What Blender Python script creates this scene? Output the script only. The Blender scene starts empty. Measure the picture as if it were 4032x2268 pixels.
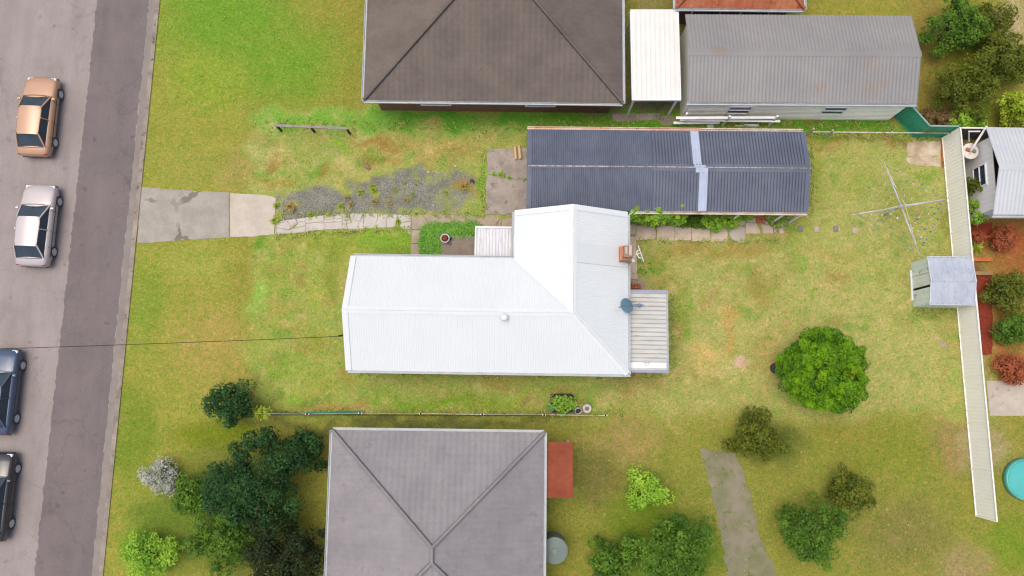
import bpy, math, random
import numpy as np
from math import radians as R, sin, cos, pi
from mathutils import Vector, Matrix

random.seed(7); RNG = np.random.default_rng(7)
SC = bpy.context.scene
COL = SC.collection

# ------------------------------------------------------------------ camera, sky, sun, exposure
FPX, CAMH, TILT = 3135.0, 42.0, math.atan(416 / 3135.0)
cd = bpy.data.cameras.new('camera'); cam = bpy.data.objects.new('camera', cd); COL.objects.link(cam)
cd.sensor_width = 36.0; cd.lens = 36.0 * FPX / 4032; cd.clip_start = 0.5; cd.clip_end = 2000
cam.location = (0, 0, CAMH); cam.rotation_euler = (TILT, 0, 0)
SC.camera = cam

SUN_EL, SUN_AZ = R(78), R(172)        # azimuth: where the light comes from, counter-clockwise from +X
w = bpy.data.worlds.new('World'); SC.world = w; w.use_nodes = True
nt = w.node_tree; bg = nt.nodes['Background']; sky = nt.nodes.new('ShaderNodeTexSky')
sky.sky_type = 'NISHITA'; sky.sun_disc = False; sky.sun_elevation = SUN_EL; sky.sun_rotation = pi / 2 - SUN_AZ
sky.air_density = 1.0; sky.dust_density = 7.0; sky.ozone_density = 1.0
nt.links.new(sky.outputs[0], bg.inputs[0]); bg.inputs[1].default_value = 0.15
sd = bpy.data.lights.new('sun', 'SUN'); sd.energy = 0.55; sd.angle = R(45); sd.color = (0.98, 0.97, 0.86)
so = bpy.data.objects.new('sun', sd); COL.objects.link(so)
sv = Vector((cos(SUN_EL) * cos(SUN_AZ), cos(SUN_EL) * sin(SUN_AZ), sin(SUN_EL)))
so.rotation_euler = sv.to_track_quat('Z', 'Y').to_euler(); so.location = sv * 80
SC.view_settings.view_transform = 'Standard'; SC.view_settings.look = 'None'
SC.view_settings.exposure = 0.66; SC.view_settings.gamma = 1.0; SC.view_settings.use_curve_mapping = False
SC.render.engine = 'CYCLES'
SC.cycles.max_bounces = 6; SC.cycles.use_denoising = True; SC.cycles.use_adaptive_sampling = False; SC.cycles.pixel_filter_type = 'BLACKMAN_HARRIS'; SC.cycles.filter_width = 1.25; SC.cycles.sample_clamp_indirect = 4

# ------------------------------------------------------------------ survey: a measured spot of the site at height h
FR = {'N': (0, 0, 1.0), 'D': (0, 0, 2576 / 4032), 1: (960, 430, 2.415), 2: (1860, 430, 2.415), 3: (2860, 430, 2.415),
      4: (960, 1000, 2.195), 5: (1860, 1000, 2.195), 6: (2860, 1000, 2.195), 'A': (2600, 440, 4.293), 'B': (3480, 440, 5.175),
      'C': (3560, 700, 2.5875), 'E': (2440, 790, 3.68), 'F': (2380, 930, 4.39), 'G': (1640, 860, 5.8545), 'H': (2080, 1520, 8.05),
      'I': (970, 1480, 5.152), 'J': (3340, 600, 3.45), 'K': (3020, 1260, 3.8136), 'L': (3560, 980, 5.175), 'M': (980, 740, 3.903), 'O': (3060, 480, 6.133)}
def at(k, x, y, h=0.0):
    x0, y0, s = FR[k]; u = (x0 + x / s - 2016) / FPX; v = -(y0 + y / s - 1134) / FPX
    Y = v * cos(TILT) + sin(TILT); Z = v * sin(TILT) - cos(TILT); q = (CAMH - h) / -Z
    return Vector((u * q, Y * q, h))

# ------------------------------------------------------------------ colour
EXPO = 1.62
def lin(c): c = c / 255; return c / 12.92 if c <= .04045 else ((c + .055) / 1.055) ** 2.4
def S(r, g, b): return (lin(r) / EXPO, lin(g) / EXPO, lin(b) / EXPO, 1)

# ------------------------------------------------------------------ materials
def nodes(name):
    m = bpy.data.materials.new(name); m.use_nodes = True
    n = m.node_tree.nodes; return m, n, m.node_tree.links, n['Principled BSDF']
def nz(n, l, vec, scale, detail=4, rough=.6):
    t = n.new('ShaderNodeTexNoise'); t.inputs['Scale'].default_value = scale; t.inputs['Detail'].default_value = detail
    t.inputs['Roughness'].default_value = rough
    if vec: l.new(vec, t.inputs['Vector'])
    return t
def ramp(n, l, src, stops):
    r = n.new('ShaderNodeValToRGB'); e = r.color_ramp.elements
    e[0].position, e[0].color = stops[0]; e[1].position, e[1].color = stops[-1]
    for p, c in stops[1:-1]:
        q = e.new(p); q.color = c
    l.new(src, r.inputs[0]); return r
def mix(n, l, a, b, f, mode='MIX'):
    x = n.new('ShaderNodeMix'); x.data_type = 'RGBA'; x.blend_type = mode; x.clamp_factor = True
    for s, i in ((f, 0), (a, 6), (b, 7)):
        if hasattr(s, 'is_output'): l.new(s, x.inputs[i])
        else: x.inputs[i].default_value = s
    return x.outputs[2]
G = lambda v: (v, v, v, 1)
def bump(n, l, p, src, dist, strength=.5):
    b = n.new('ShaderNodeBump'); b.inputs['Distance'].default_value = dist; b.inputs['Strength'].default_value = strength
    l.new(src, b.inputs['Height']); l.new(b.outputs[0], p.inputs['Normal'])
MATS = {}
def plain(name, c1, c2=None, scale=6, rough=.75, spots=None, metal=0, bmp=0, fine=.12, stretch=None, lo=.35, hi=.65):
    """weathered surface: c1 to c2 in patches, fine grain, optional stains (colour, amount, scale)"""
    if name in MATS: return MATS[name]
    m, n, l, p = nodes(name); tc = n.new('ShaderNodeTexCoord'); vec = tc.outputs['Object']
    if stretch:
        mp = n.new('ShaderNodeMapping'); mp.inputs['Scale'].default_value = stretch; l.new(vec, mp.inputs[0]); vec = mp.outputs[0]
    c2 = c2 or tuple(x * .85 for x in c1[:3]) + (1,)
    a = nz(n, l, vec, scale, 5, .65); out = mix(n, l, c1, c2, ramp(n, l, a.outputs[0], [(lo, G(0)), (hi, G(1))]).outputs[0])
    if spots:
        c, amt, sc = spots; b = nz(n, l, vec, sc, 6, .7)
        out = mix(n, l, out, c, ramp(n, l, b.outputs[0], [(.62 - amt, G(0)), (.68 - amt * .6, G(1))]).outputs[0])
    f = nz(n, l, tc.outputs['Object'], 45, 3, .7)
    out = mix(n, l, out, ramp(n, l, f.outputs[0], [(.25, G(1 - fine * 2)), (.75, G(1 + fine))]).outputs[0], 1.0, 'MULTIPLY')
    l.new(out, p.inputs['Base Color']); p.inputs['Roughness'].default_value = rough; p.inputs['Metallic'].default_value = metal
    p.inputs['Specular IOR Level'].default_value = .3
    if bmp: bump(n, l, p, f.outputs[0], bmp)
    MATS[name] = m; return m
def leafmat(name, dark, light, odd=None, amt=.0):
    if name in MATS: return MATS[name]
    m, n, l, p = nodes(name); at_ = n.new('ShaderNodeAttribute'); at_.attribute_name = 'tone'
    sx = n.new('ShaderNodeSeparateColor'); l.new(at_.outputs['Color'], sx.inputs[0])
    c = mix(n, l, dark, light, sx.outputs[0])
    if odd: c = mix(n, l, c, odd, ramp(n, l, sx.outputs[1], [(1 - amt - .02, G(0)), (1 - amt + .02, G(1))]).outputs[0])
    l.new(c, p.inputs['Base Color']); p.inputs['Roughness'].default_value = .55; p.inputs['Specular IOR Level'].default_value = .25
    tr = n.new('ShaderNodeBsdfTranslucent'); l.new(c, tr.inputs[0]); mx = n.new('ShaderNodeMixShader'); mx.inputs[0].default_value = .25
    l.new(p.outputs[0], mx.inputs[1]); l.new(tr.outputs[0], mx.inputs[2]); l.new(mx.outputs[0], n['Material Output'].inputs[0])
    MATS[name] = m; return m

# ------------------------------------------------------------------ mesh building
class MB:
    def __init__(s): s.v = []; s.f = []; s.mi = []; s.tone = []
    def add(s, vs, fs, mi=0):
        b = len(s.v); s.v += [tuple(x) for x in vs]
        for f in fs: s.f.append(tuple(b + i for i in f)); s.mi.append(mi)
        return s
    def box(s, cx, cy, cz, sx, sy, sz, rz=0, mi=0, bev=0):
        c, q = cos(rz), sin(rz); hx, hy, hz = sx / 2, sy / 2, sz / 2; vs = []
        if bev:
            k = bev
            ring = [(-hx + k, -hy), (hx - k, -hy), (hx, -hy + k), (hx, hy - k), (hx - k, hy), (-hx + k, hy), (-hx, hy - k), (-hx, -hy + k)]
            lv = [(z, ring, 1) for z in (-hz, hz - k)] + [(hz, [(x * (1 - k / hx), y * (1 - k / hy)) for x, y in ring], 1)]
            for z, rg, _ in lv: vs += [(cx + x * c - y * q, cy + x * q + y * c, cz + z) for x, y in rg]
            fs = [tuple(range(7, -1, -1)), tuple(range(16, 24))]
            for a in range(2):
                fs += [(a * 8 + i, a * 8 + (i + 1) % 8, a * 8 + 8 + (i + 1) % 8, a * 8 + 8 + i) for i in range(8)]
            return s.add(vs, fs, mi)
        for z in (-hz, hz):
            for x, y in ((-hx, -hy), (hx, -hy), (hx, hy), (-hx, hy)): vs.append((cx + x * c - y * q, cy + x * q + y * c, cz + z))
        return s.add(vs, [(3, 2, 1, 0), (4, 5, 6, 7), (0, 1, 5, 4), (1, 2, 6, 5), (2, 3, 7, 6), (3, 0, 4, 7)], mi)
    def beam(s, a, b, wd, ht, mi=0):
        a, b = Vector(a), Vector(b); d = (b - a).normalized(); up = Vector((0, 0, 1)) if abs(d.z) < .95 else Vector((0, 1, 0))
        r = d.cross(up).normalized() * wd / 2; u = r.cross(d).normalized() * ht / 2
        vs = [p + x * r + y * u for p in (a, b) for x, y in ((-1, -1), (1, -1), (1, 1), (-1, 1))]
        return s.add(vs, [(3, 2, 1, 0), (4, 5, 6, 7), (0, 1, 5, 4), (1, 2, 6, 5), (2, 3, 7, 6), (3, 0, 4, 7)], mi)
    def tube(s, pts, r, n=8, mi=0, caps=True):
        pts = [Vector(p) for p in pts]; rr = r if isinstance(r, (list, tuple)) else [r] * len(pts); vs = []
        for i, p in enumerate(pts):
            d = (pts[min(i + 1, len(pts) - 1)] - pts[max(i - 1, 0)]).normalized()
            up = Vector((0, 0, 1)) if abs(d.z) < .9 else Vector((1, 0, 0)); a = d.cross(up).normalized(); b = a.cross(d)
            vs += [p + (a * cos(2 * pi * k / n) + b * sin(2 * pi * k / n)) * rr[i] for k in range(n)]
        fs = [(i * n + k, i * n + (k + 1) % n, (i + 1) * n + (k + 1) % n, (i + 1) * n + k) for i in range(len(pts) - 1) for k in range(n)]
        if caps: fs += [tuple(range(n - 1, -1, -1)), tuple((len(pts) - 1) * n + k for k in range(n))]
        return s.add(vs, fs, mi)
    def lathe(s, prof, c=(0, 0, 0), n=20, mi=0, wob=0):
        vs = []; ph = random.random() * 6
        for r, z in prof:
            vs += [(c[0] + r * (1 + wob * sin(3 * t + ph + z * 5)) * cos(t), c[1] + r * (1 + wob * sin(2 * t + ph)) * sin(t), c[2] + z) for t in [2 * pi * k / n for k in range(n)]]
        fs = [(i * n + k, i * n + (k + 1) % n, (i + 1) * n + (k + 1) % n, (i + 1) * n + k) for i in range(len(prof) - 1) for k in range(n)]
        if prof[-1][0] > 0: fs.append(tuple((len(prof) - 1) * n + k for k in range(n)))
        return s.add(vs, fs, mi)
    def prism(s, poly, z0, z1, mi=0, jag=0, ch=.0):
        p = [Vector((q[0], q[1])) for q in poly]
        if sum(p[i].x * p[(i + 1) % len(p)].y - p[(i + 1) % len(p)].x * p[i].y for i in range(len(p))) < 0: p.reverse()
        if jag:
            q = []
            for i in range(len(p)):
                a, b = p[i], p[(i + 1) % len(p)]; L = (b - a).length; k = max(1, int(L / .18)); nrm = Vector((-(b - a).y, (b - a).x)) / max(L, 1e-6)
                for j in range(k): q.append(a.lerp(b, j / k) + nrm * random.uniform(-jag, jag) * (1 if j else .6))
            p = q
        n = len(p); vs = [(x.x, x.y, z0) for x in p] + [(x.x, x.y, z1) for x in p]
        return s.add(vs, [tuple(range(n - 1, -1, -1)), tuple(range(n, 2 * n))] + [(i, (i + 1) % n, n + (i + 1) % n, n + i) for i in range(n)], mi)
    def build(s, name, mats, parent=None, smooth=False, loc=None, rz=0):
        me = bpy.data.meshes.new(name); me.from_pydata(s.v, [], s.f); mats = mats if isinstance(mats, (list, tuple)) else [mats]
        for m in mats: me.materials.append(m)
        if len(mats) > 1: me.polygons.foreach_set('material_index', s.mi)
        if s.tone:
            a = me.color_attributes.new('tone', 'FLOAT_COLOR', 'POINT'); a.data.foreach_set('color', np.array(s.tone, dtype=np.float32).ravel())
        if smooth: me.polygons.foreach_set('use_smooth', [True] * len(me.polygons))
        me.update(); o = bpy.data.objects.new(name, me); COL.objects.link(o)
        if parent: o.parent = parent
        if loc is not None: o.location = loc
        o.rotation_euler.z = rz; return o
def tag(o, label, cat, group=None, kind=None):
    o['label'] = label; o['category'] = cat
    if group: o['group'] = group
    if kind: o['kind'] = kind
    return o
def thing(name, label, cat, loc=(0, 0, 0), rz=0, group=None):
    o = bpy.data.objects.new(name, None); COL.objects.link(o); o.location = loc; o.rotation_euler.z = rz
    o.empty_display_size = .3; return tag(o, label, cat, group)
def struct(o, kind='structure'): o['kind'] = kind; return o
def dup(o, parent=None):
    c = o.copy(); COL.objects.link(c)
    if parent: c.parent = parent
    for k in o.children: dup(k, c)
    return c

# leaves: many small bent quads; pts (n,3), nrm (n,3), size, tone 0..1
def leaves(mb, pts, nrm, size, tone, odd=None, asp=.55):
    n = len(pts)
    if n == 0: return
    nr = nrm + RNG.normal(0, .45, (n, 3)); nr /= np.linalg.norm(nr, axis=1)[:, None]
    t = np.cross(nr, RNG.normal(0, 1, (n, 3))); t /= np.linalg.norm(t, axis=1)[:, None]; b = np.cross(nr, t)
    sz = size * RNG.uniform(.7, 1.3, n)[:, None]
    q = np.stack([pts - t * sz * .5, pts + b * sz * asp * .5 + nr * sz * .08, pts + t * sz * .5, pts - b * sz * asp * .5 + nr * sz * .08], 1).reshape(-1, 3)
    base = len(mb.v); mb.v += [tuple(x) for x in q.tolist()]
    mb.f += [(base + 4 * i, base + 4 * i + 1, base + 4 * i + 2, base + 4 * i + 3) for i in range(n)]; mb.mi += [0] * n
    if odd is None: odd = RNG.uniform(0, 1, n)
    tt = np.clip(tone + RNG.normal(0, .12, n), 0, 1); rep = np.stack([tt, odd, np.zeros(n), np.ones(n)], 1)
    mb.tone += np.repeat(rep, 4, 0).tolist()
def sph(n):
    p = RNG.normal(0, 1, (n, 3)); return p / np.linalg.norm(p, axis=1)[:, None]
def crown(mb, c, rx, ry, rz, clumps, per, cr, leaf, zmin=-.5, irregular=.15, oddspots=()):
    ph = RNG.uniform(0, 6.28, 4)
    for i in range(clumps):
        while True:
            d = sph(1)[0]
            if d[2] > zmin: break
        a = math.atan2(d[1], d[0]); k = 1 + irregular * (.5 * sin(3 * a + ph[0]) + .4 * sin(5 * a + ph[1]) + .35 * sin(8 * a + ph[2]))
        k *= RNG.uniform(.74, 1.02) if i % 5 else RNG.uniform(.45, .8)
        cc = np.array(c) + d * np.array([rx, ry, rz]) * k; r = cr * RNG.uniform(.6, 1.35)
        p = sph(per); p[:, 2] = np.abs(p[:, 2]) * np.where(RNG.uniform(0, 1, per) < .75, 1, -1); rad = r * RNG.uniform(.5, 1, per)[:, None] ** .6
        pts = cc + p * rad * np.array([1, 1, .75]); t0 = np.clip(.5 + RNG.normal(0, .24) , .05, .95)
        odd = RNG.uniform(0, .9, per)
        for (ox, oy, orr) in oddspots:
            if math.hypot(cc[0] - ox, cc[1] - oy) < orr and cc[2] > c[2]: odd = RNG.uniform(.55, 1, per)
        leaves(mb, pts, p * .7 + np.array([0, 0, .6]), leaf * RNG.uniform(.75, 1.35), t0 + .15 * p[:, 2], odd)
def tree(name, label, cat, base, rx, ry, h, mat, clumps=60, per=60, cr=.35, leaf=.14, group=None, trunk=.12, low=.35, irregular=.15, odd=()):
    """trunk with limbs and a crown of leaf clumps, base at the ground"""
    o = thing(name, label, cat, base, 0, group); mb = MB(); hz = h * (1 - low) / 2; cz = h - hz
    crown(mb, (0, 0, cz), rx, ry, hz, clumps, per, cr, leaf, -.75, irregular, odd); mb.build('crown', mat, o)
    t = MB(); tp = [(0, 0, -.02), (.03, .02, cz * .5), (-.02, .04, cz)]; t.tube(tp, [trunk * 1.25, trunk, trunk * .6], 9)
    for k in range(7):
        a = k * .9 + RNG.uniform(0, .5); e = RNG.uniform(.45, .75)
        t.tube([(0, 0, cz * RNG.uniform(.4, .8)), (rx * e * .5 * cos(a), ry * e * .5 * sin(a), cz), (rx * e * cos(a), ry * e * sin(a), cz + hz * .35)], [trunk * .5, trunk * .33, trunk * .14], 6)
    t.build('trunk', BARK, o); return o
def blades(mb, base, n, L, wd, spread=1.0, lean=None, tone=.5):
    """arching strap leaves from one base"""
    for i in range(n):
        a = RNG.uniform(0, 6.283); d = Vector((cos(a), sin(a), 0)); l = L * RNG.uniform(.6, 1.15); out = RNG.uniform(.25, .95) * spread
        b0 = Vector(base) + d * RNG.uniform(0, .05); s = Vector((-d.y, d.x, 0)) * wd * .5
        p = [b0, b0 + d * l * out * .35 + Vector((0, 0, l * .55)), b0 + d * l * out * .75 + Vector((0, 0, l * .68)), b0 + d * l * out * 1.05 + Vector((0, 0, l * .45))]
        ws = (.8, 1, .75, .1); k = len(mb.v); t = min(1, max(0, tone + RNG.normal(0, .22)))
        for q, z in zip(p, ws): mb.v += [tuple(q - s * z), tuple(q + s * z)]; mb.tone += [[t, RNG.uniform(0, .9), 0, 1]] * 2
        for j in range(3): mb.f.append((k + 2 * j, k + 2 * j + 1, k + 2 * j + 3, k + 2 * j + 2)); mb.mi.append(0)

# ------------------------------------------------------------------ palette
BARK = plain('bark', (.12, .09, .065, 1), (.07, .055, .04, 1), 14, .9, bmp=.01)
WROOF = plain('white_roof_steel', S(234, 240, 241), S(229, 236, 239), .5, .45, fine=.015)
WTRIM = plain('white_trim_steel', S(238, 244, 245), S(233, 240, 243), .8, .45, fine=.01)
GUTTER = plain('pale_gutter', S(208, 215, 218), S(190, 198, 203), 2.5, .5, fine=.04)
WALLW = plain('white_weatherboard', S(225, 226, 220), S(205, 206, 200), 1.5, .7)
GROOF = plain('slate_blue_roof_paint', S(108, 117, 134), S(95, 103, 121), .8, .55, spots=(S(128, 134, 146), -.06, 5), fine=.10)
GPATCH = plain('pale_blue_patch_paint', S(190, 202, 224), S(176, 188, 212), 1.2, .5, fine=.03)
PEEL = plain('peeling_paint', S(226, 216, 205), S(120, 122, 135), 5.5, .6, spots=(S(180, 140, 105), .06, 7), fine=.1, stretch=(2, 1, 1))
RUST = plain('rusty_gutter', S(234, 176, 136), S(238, 222, 204), .7, .8, spots=(S(206, 128, 84), .04, 2.5), fine=.1)
PEELW = plain('flaking_white_gutter', S(232, 226, 216), S(214, 190, 165), 2.2, .75, spots=(S(190, 150, 118), .06, 3), fine=.06)
GWALL = plain('grey_green_fibro', S(120, 124, 120), S(100, 106, 104), 1.2, .8)
CONC = plain('old_concrete', S(176, 164, 150), S(140, 129, 118), 1.1, .9, spots=(S(112, 101, 90), .05, 2.6), fine=.12, bmp=.004)
CONCP = plain('pale_concrete', S(206, 196, 182), S(190, 179, 165), 1.4, .9, spots=(S(168, 158, 146), .04, 2.2), fine=.07, bmp=.003)
CONCB = plain('brown_stained_concrete', S(156, 143, 129), S(134, 122, 111), 1.6, .9, spots=(S(172, 160, 142), .05, 6), fine=.16, bmp=.004)
BRICKR = plain('red_brick', S(204, 128, 90), S(170, 98, 70), 5, .9, fine=.15, bmp=.004)
BLUEG = plain('blue_grey_steel', S(158, 165, 188), S(146, 152, 172), 1.5, .5, fine=.04)
CREAMR = plain('weathered_cream_sheet', S(210, 212, 208), S(196, 196, 191), 1.6, .6, spots=(S(198, 176, 150), .03, 2.2), fine=.06, stretch=(.6, 3, 1))
CREAMF = plain('cream_steel_fence', (.89, .87, .80, 1), (.85, .83, .76, 1), .9, .55, fine=.03)
CREAMC = plain('cream_cap', S(250, 247, 238), S(240, 236, 224), 1, .5, fine=.02)
GREENF = plain('green_steel_fence', S(74, 186, 152), S(60, 162, 132), 1.2, .5, fine=.08)
GALV = plain('galvanised_pipe', S(222, 226, 230), S(196, 200, 205), 3, .45, metal=.1, fine=.08)
RPIPE = plain('rust_streaked_pipe', S(226, 222, 208), S(206, 142, 92), 1.6, .6, fine=.08, lo=.52, hi=.62)
DULLP = plain('dull_pipe', S(190, 186, 176), S(176, 160, 140), 1.6, .6)
WPVC = plain('white_pipe_plastic', S(242, 243, 245), S(232, 233, 236), 2, .4, fine=.01)
SHEDR = plain('dull_zinc_roof', S(192, 200, 212), S(174, 183, 198), 1.3, .45, spots=(S(166, 176, 192), .03, 1.6), fine=.04)
SHEDW = plain('pale_green_shed_wall', (.60, .67, .61, 1), (.53, .60, .55, 1), 1.2, .55, spots=(S(150, 162, 152), .03, 2.5), fine=.05)
DARK = plain('dark_gap', (.008, .008, .012, 1), (.004, .004, .006, 1), 4, .9)
TIMB = plain('pale_log_timber', S(232, 206, 160), S(208, 174, 126), 6, .85, fine=.14, stretch=(6, 1, 6))
GREYT = plain('grey_weathered_timber', S(172, 168, 162), S(140, 134, 126), 3, .9, fine=.12, stretch=(1, 8, 8))
WTIMB = plain('white_painted_timber', (.80, .81, .83, 1), (.70, .71, .73, 1), 2.5, .6, fine=.05)
DKBROWN = plain('dark_brown_timber', S(82, 58, 52), S(62, 44, 40), 4, .9)
SOIL = plain('dark_soil', S(84, 70, 60), S(58, 48, 42), 5, .95, fine=.25, bmp=.02)
BLACKP = plain('black_plastic', S(72, 74, 82), S(58, 60, 68), 3, .45, fine=.05)
GLASS = plain('window_glass', S(70, 84, 96), S(58, 70, 82), .8, .08, fine=.01)
TERRA = plain('terracotta', S(226, 138, 94), S(206, 116, 76), 4, .85, fine=.12)
ORANGT = plain('orange_stained_timber', S(222, 128, 70), S(196, 104, 54), 3, .75, fine=.1)
MULCH = plain('red_mulch', S(170, 74, 48), S(128, 52, 36), 9, .95, fine=.3, bmp=.02)
TURQ = plain('turquoise_shade_cloth', S(92, 190, 178), S(70, 165, 155), 2, .7, fine=.06)
TILEB = plain('brown_grey_roof_tile', S(130, 120, 112), S(112, 103, 97), .45, .85, spots=(S(98, 92, 84), .04, .8), fine=.14)
TILEG = plain('grey_roof_tile', S(164, 160, 162), S(150, 146, 149), .5, .8, spots=(S(136, 134, 134), .03, 1.1), fine=.1)
GREYS = plain('mid_grey_roof_steel', S(154, 152, 150), S(142, 141, 142), .4, .6, spots=(S(150, 138, 128), .03, .5), fine=.06)
TILER = plain('terracotta_roof_tile', S(178, 92, 58), S(200, 132, 96), .35, .85, fine=.14)
PALEB = plain('pale_blue_white_roof', S(206, 211, 216), S(196, 201, 207), .5, .55, fine=.03)
def citrus(): return leafmat('citrus_leaf', S(40, 102, 9), S(142, 198, 14), S(206, 186, 40), .05)
LEAFB = leafmat('bright_shrub_leaf', S(104, 170, 40), S(188, 230, 76), S(206, 214, 70), .05)
LEAFM = leafmat('mid_green_leaf', S(60, 105, 28), S(118, 160, 45))
LEAFD = leafmat('dark_green_leaf', S(28, 66, 28), S(62, 108, 48))
LEAFO = leafmat('olive_leaf', S(74, 92, 18), S(128, 138, 36))
LEAFS = leafmat('strap_leaf', S(78, 156, 48), S(168, 220, 96))
LEAFY = leafmat('yellow_green_leaf', S(130, 165, 25), S(196, 214, 66))
LEAFX = leafmat('dry_brown_leaf', S(110, 84, 56), S(156, 126, 88), S(150, 170, 50), .15)
LEAFW = leafmat('silver_leaf', S(160, 168, 140), S(214, 218, 208))
FLOWP = leafmat('pink_petal', S(226, 150, 180), S(246, 214, 226))
FLOWR = leafmat('russet_leaf', S(150, 72, 44), S(206, 120, 78))

# ------------------------------------------------------------------ ground: one sheet to the horizon, turf colour in patches, some with shade painted in
def vnoise(x, y, s, seed):
    g = np.random.default_rng(seed).uniform(-1, 1, (97, 97)); fx, fy = x / s + 500, y / s + 500
    ix, iy = np.floor(fx).astype(int), np.floor(fy).astype(int); u, v = fx - ix, fy - iy; u = u * u * (3 - 2 * u); v = v * v * (3 - 2 * v)
    q = lambda a, b: g[(ix + a) % 97, (iy + b) % 97]
    return (q(0, 0) * (1 - u) + q(1, 0) * u) * (1 - v) + (q(0, 1) * (1 - u) + q(1, 1) * u) * v
st = .13
gx = np.concatenate([[-500, -200, -80, -45], np.arange(-36, 36.01, st), [45, 80, 200, 500]])
gy = np.concatenate([[-500, -200, -60, -26], np.arange(-20, 27.01, st), [34, 60, 200, 500]])
X, Y = np.meshgrid(gx, gy); NX, NY = len(gx), len(gy); X, Y = X.ravel(), Y.ravel()
WX = X + .45 * vnoise(X, Y, 1.1, 1) + .22 * vnoise(X, Y, .45, 2); WY = Y + .45 * vnoise(X, Y, 1.1, 3) + .22 * vnoise(X, Y, .45, 4)
C = np.tile(np.array(S(150, 144, 66)[:3]), (len(X), 1))
def blob(k, x, y, rx, ry, c, a=1.0, soft=1.0, ang=0):
    o = at(k, x, y); ex = at(k, x + rx, y); ey = at(k, x, y + ry); RX, RY = abs(ex.x - o.x), abs(ey.y - o.y)
    dx, dy = WX - o.x, WY - o.y
    if ang: ca, sa = cos(R(ang)), sin(R(ang)); dx, dy = dx * ca + dy * sa, -dx * sa + dy * ca
    d = (dx / RX) ** 2 + (dy / RY) ** 2; wt = a * np.exp(-(d ** (1.4 / soft)) * .9)
    C[:] = C * (1 - wt[:, None]) + np.array(S(*c)[:3]) * wt[:, None]
def rectb(k, x0, y0, x1, y1, c, a=1.0, s=.35):
    p, q = at(k, x0, y1), at(k, x1, y0); sg = lambda t: 1 / (1 + np.exp(-np.clip(t / s * 3, -30, 30)))
    wt = a * sg(WX - p.x) * sg(q.x - WX) * sg(WY - p.y) * sg(q.y - WY)
    C[:] = C * (1 - wt[:, None]) + np.array(S(*c)[:3]) * wt[:, None]
# wider neighbourhood
rectb('D', 230, -400, 640, 1900, (152, 152, 68), 1, .8)
for a in [(560, 40, 170, 130, (114, 152, 50)), (720, 160, 160, 110, (120, 152, 52)), (520, 200, 90, 80, (140, 158, 58)), (480, 420, 90, 45, (152, 152, 72)),
          (600, 420, 50, 60, (160, 150, 82)), (540, 870, 110, 100, (168, 152, 82)), (360, 760, 45, 120, (134, 150, 60)), (480, 660, 90, 40, (158, 160, 76)),
          (330, 1100, 60, 120, (124, 140, 50)), (560, 1085, 110, 40, (126, 136, 34)), (600, 1280, 170, 170, (78, 98, 40)), (380, 1390, 70, 70, (108, 155, 40)),  # the broad dark blob paints in the shade under the lower-left trees
          (400, 1300, 90, 70, (110, 130, 50)), (1640, 272, 200, 22, (120, 110, 90)), (1640, 130, 70, 110, (134, 128, 112)), (2340, 130, 60, 180, (146, 128, 66)),
          (2450, 150, 80, 150, (108, 112, 34)), (2550, 40, 40, 60, (178, 160, 120)), (2540, 620, 70, 80, (165, 88, 58)), (2530, 750, 60, 130, (154, 112, 62)),
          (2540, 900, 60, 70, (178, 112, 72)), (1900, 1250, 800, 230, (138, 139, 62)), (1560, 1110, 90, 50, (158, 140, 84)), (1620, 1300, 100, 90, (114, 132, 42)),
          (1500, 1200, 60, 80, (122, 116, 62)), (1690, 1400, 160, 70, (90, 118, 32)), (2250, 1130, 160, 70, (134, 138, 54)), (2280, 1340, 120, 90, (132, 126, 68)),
          (2400, 1120, 60, 80, (150, 132, 82)), (2540, 1370, 70, 80, (124, 142, 48)), (1000, 1066, 420, 14, (112, 116, 64)), (2480, 1130, 50, 60, (170, 155, 115)),
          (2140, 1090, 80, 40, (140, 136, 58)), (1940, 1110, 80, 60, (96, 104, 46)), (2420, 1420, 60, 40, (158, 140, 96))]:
    blob('D', *a[:5], 1, .8)
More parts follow.
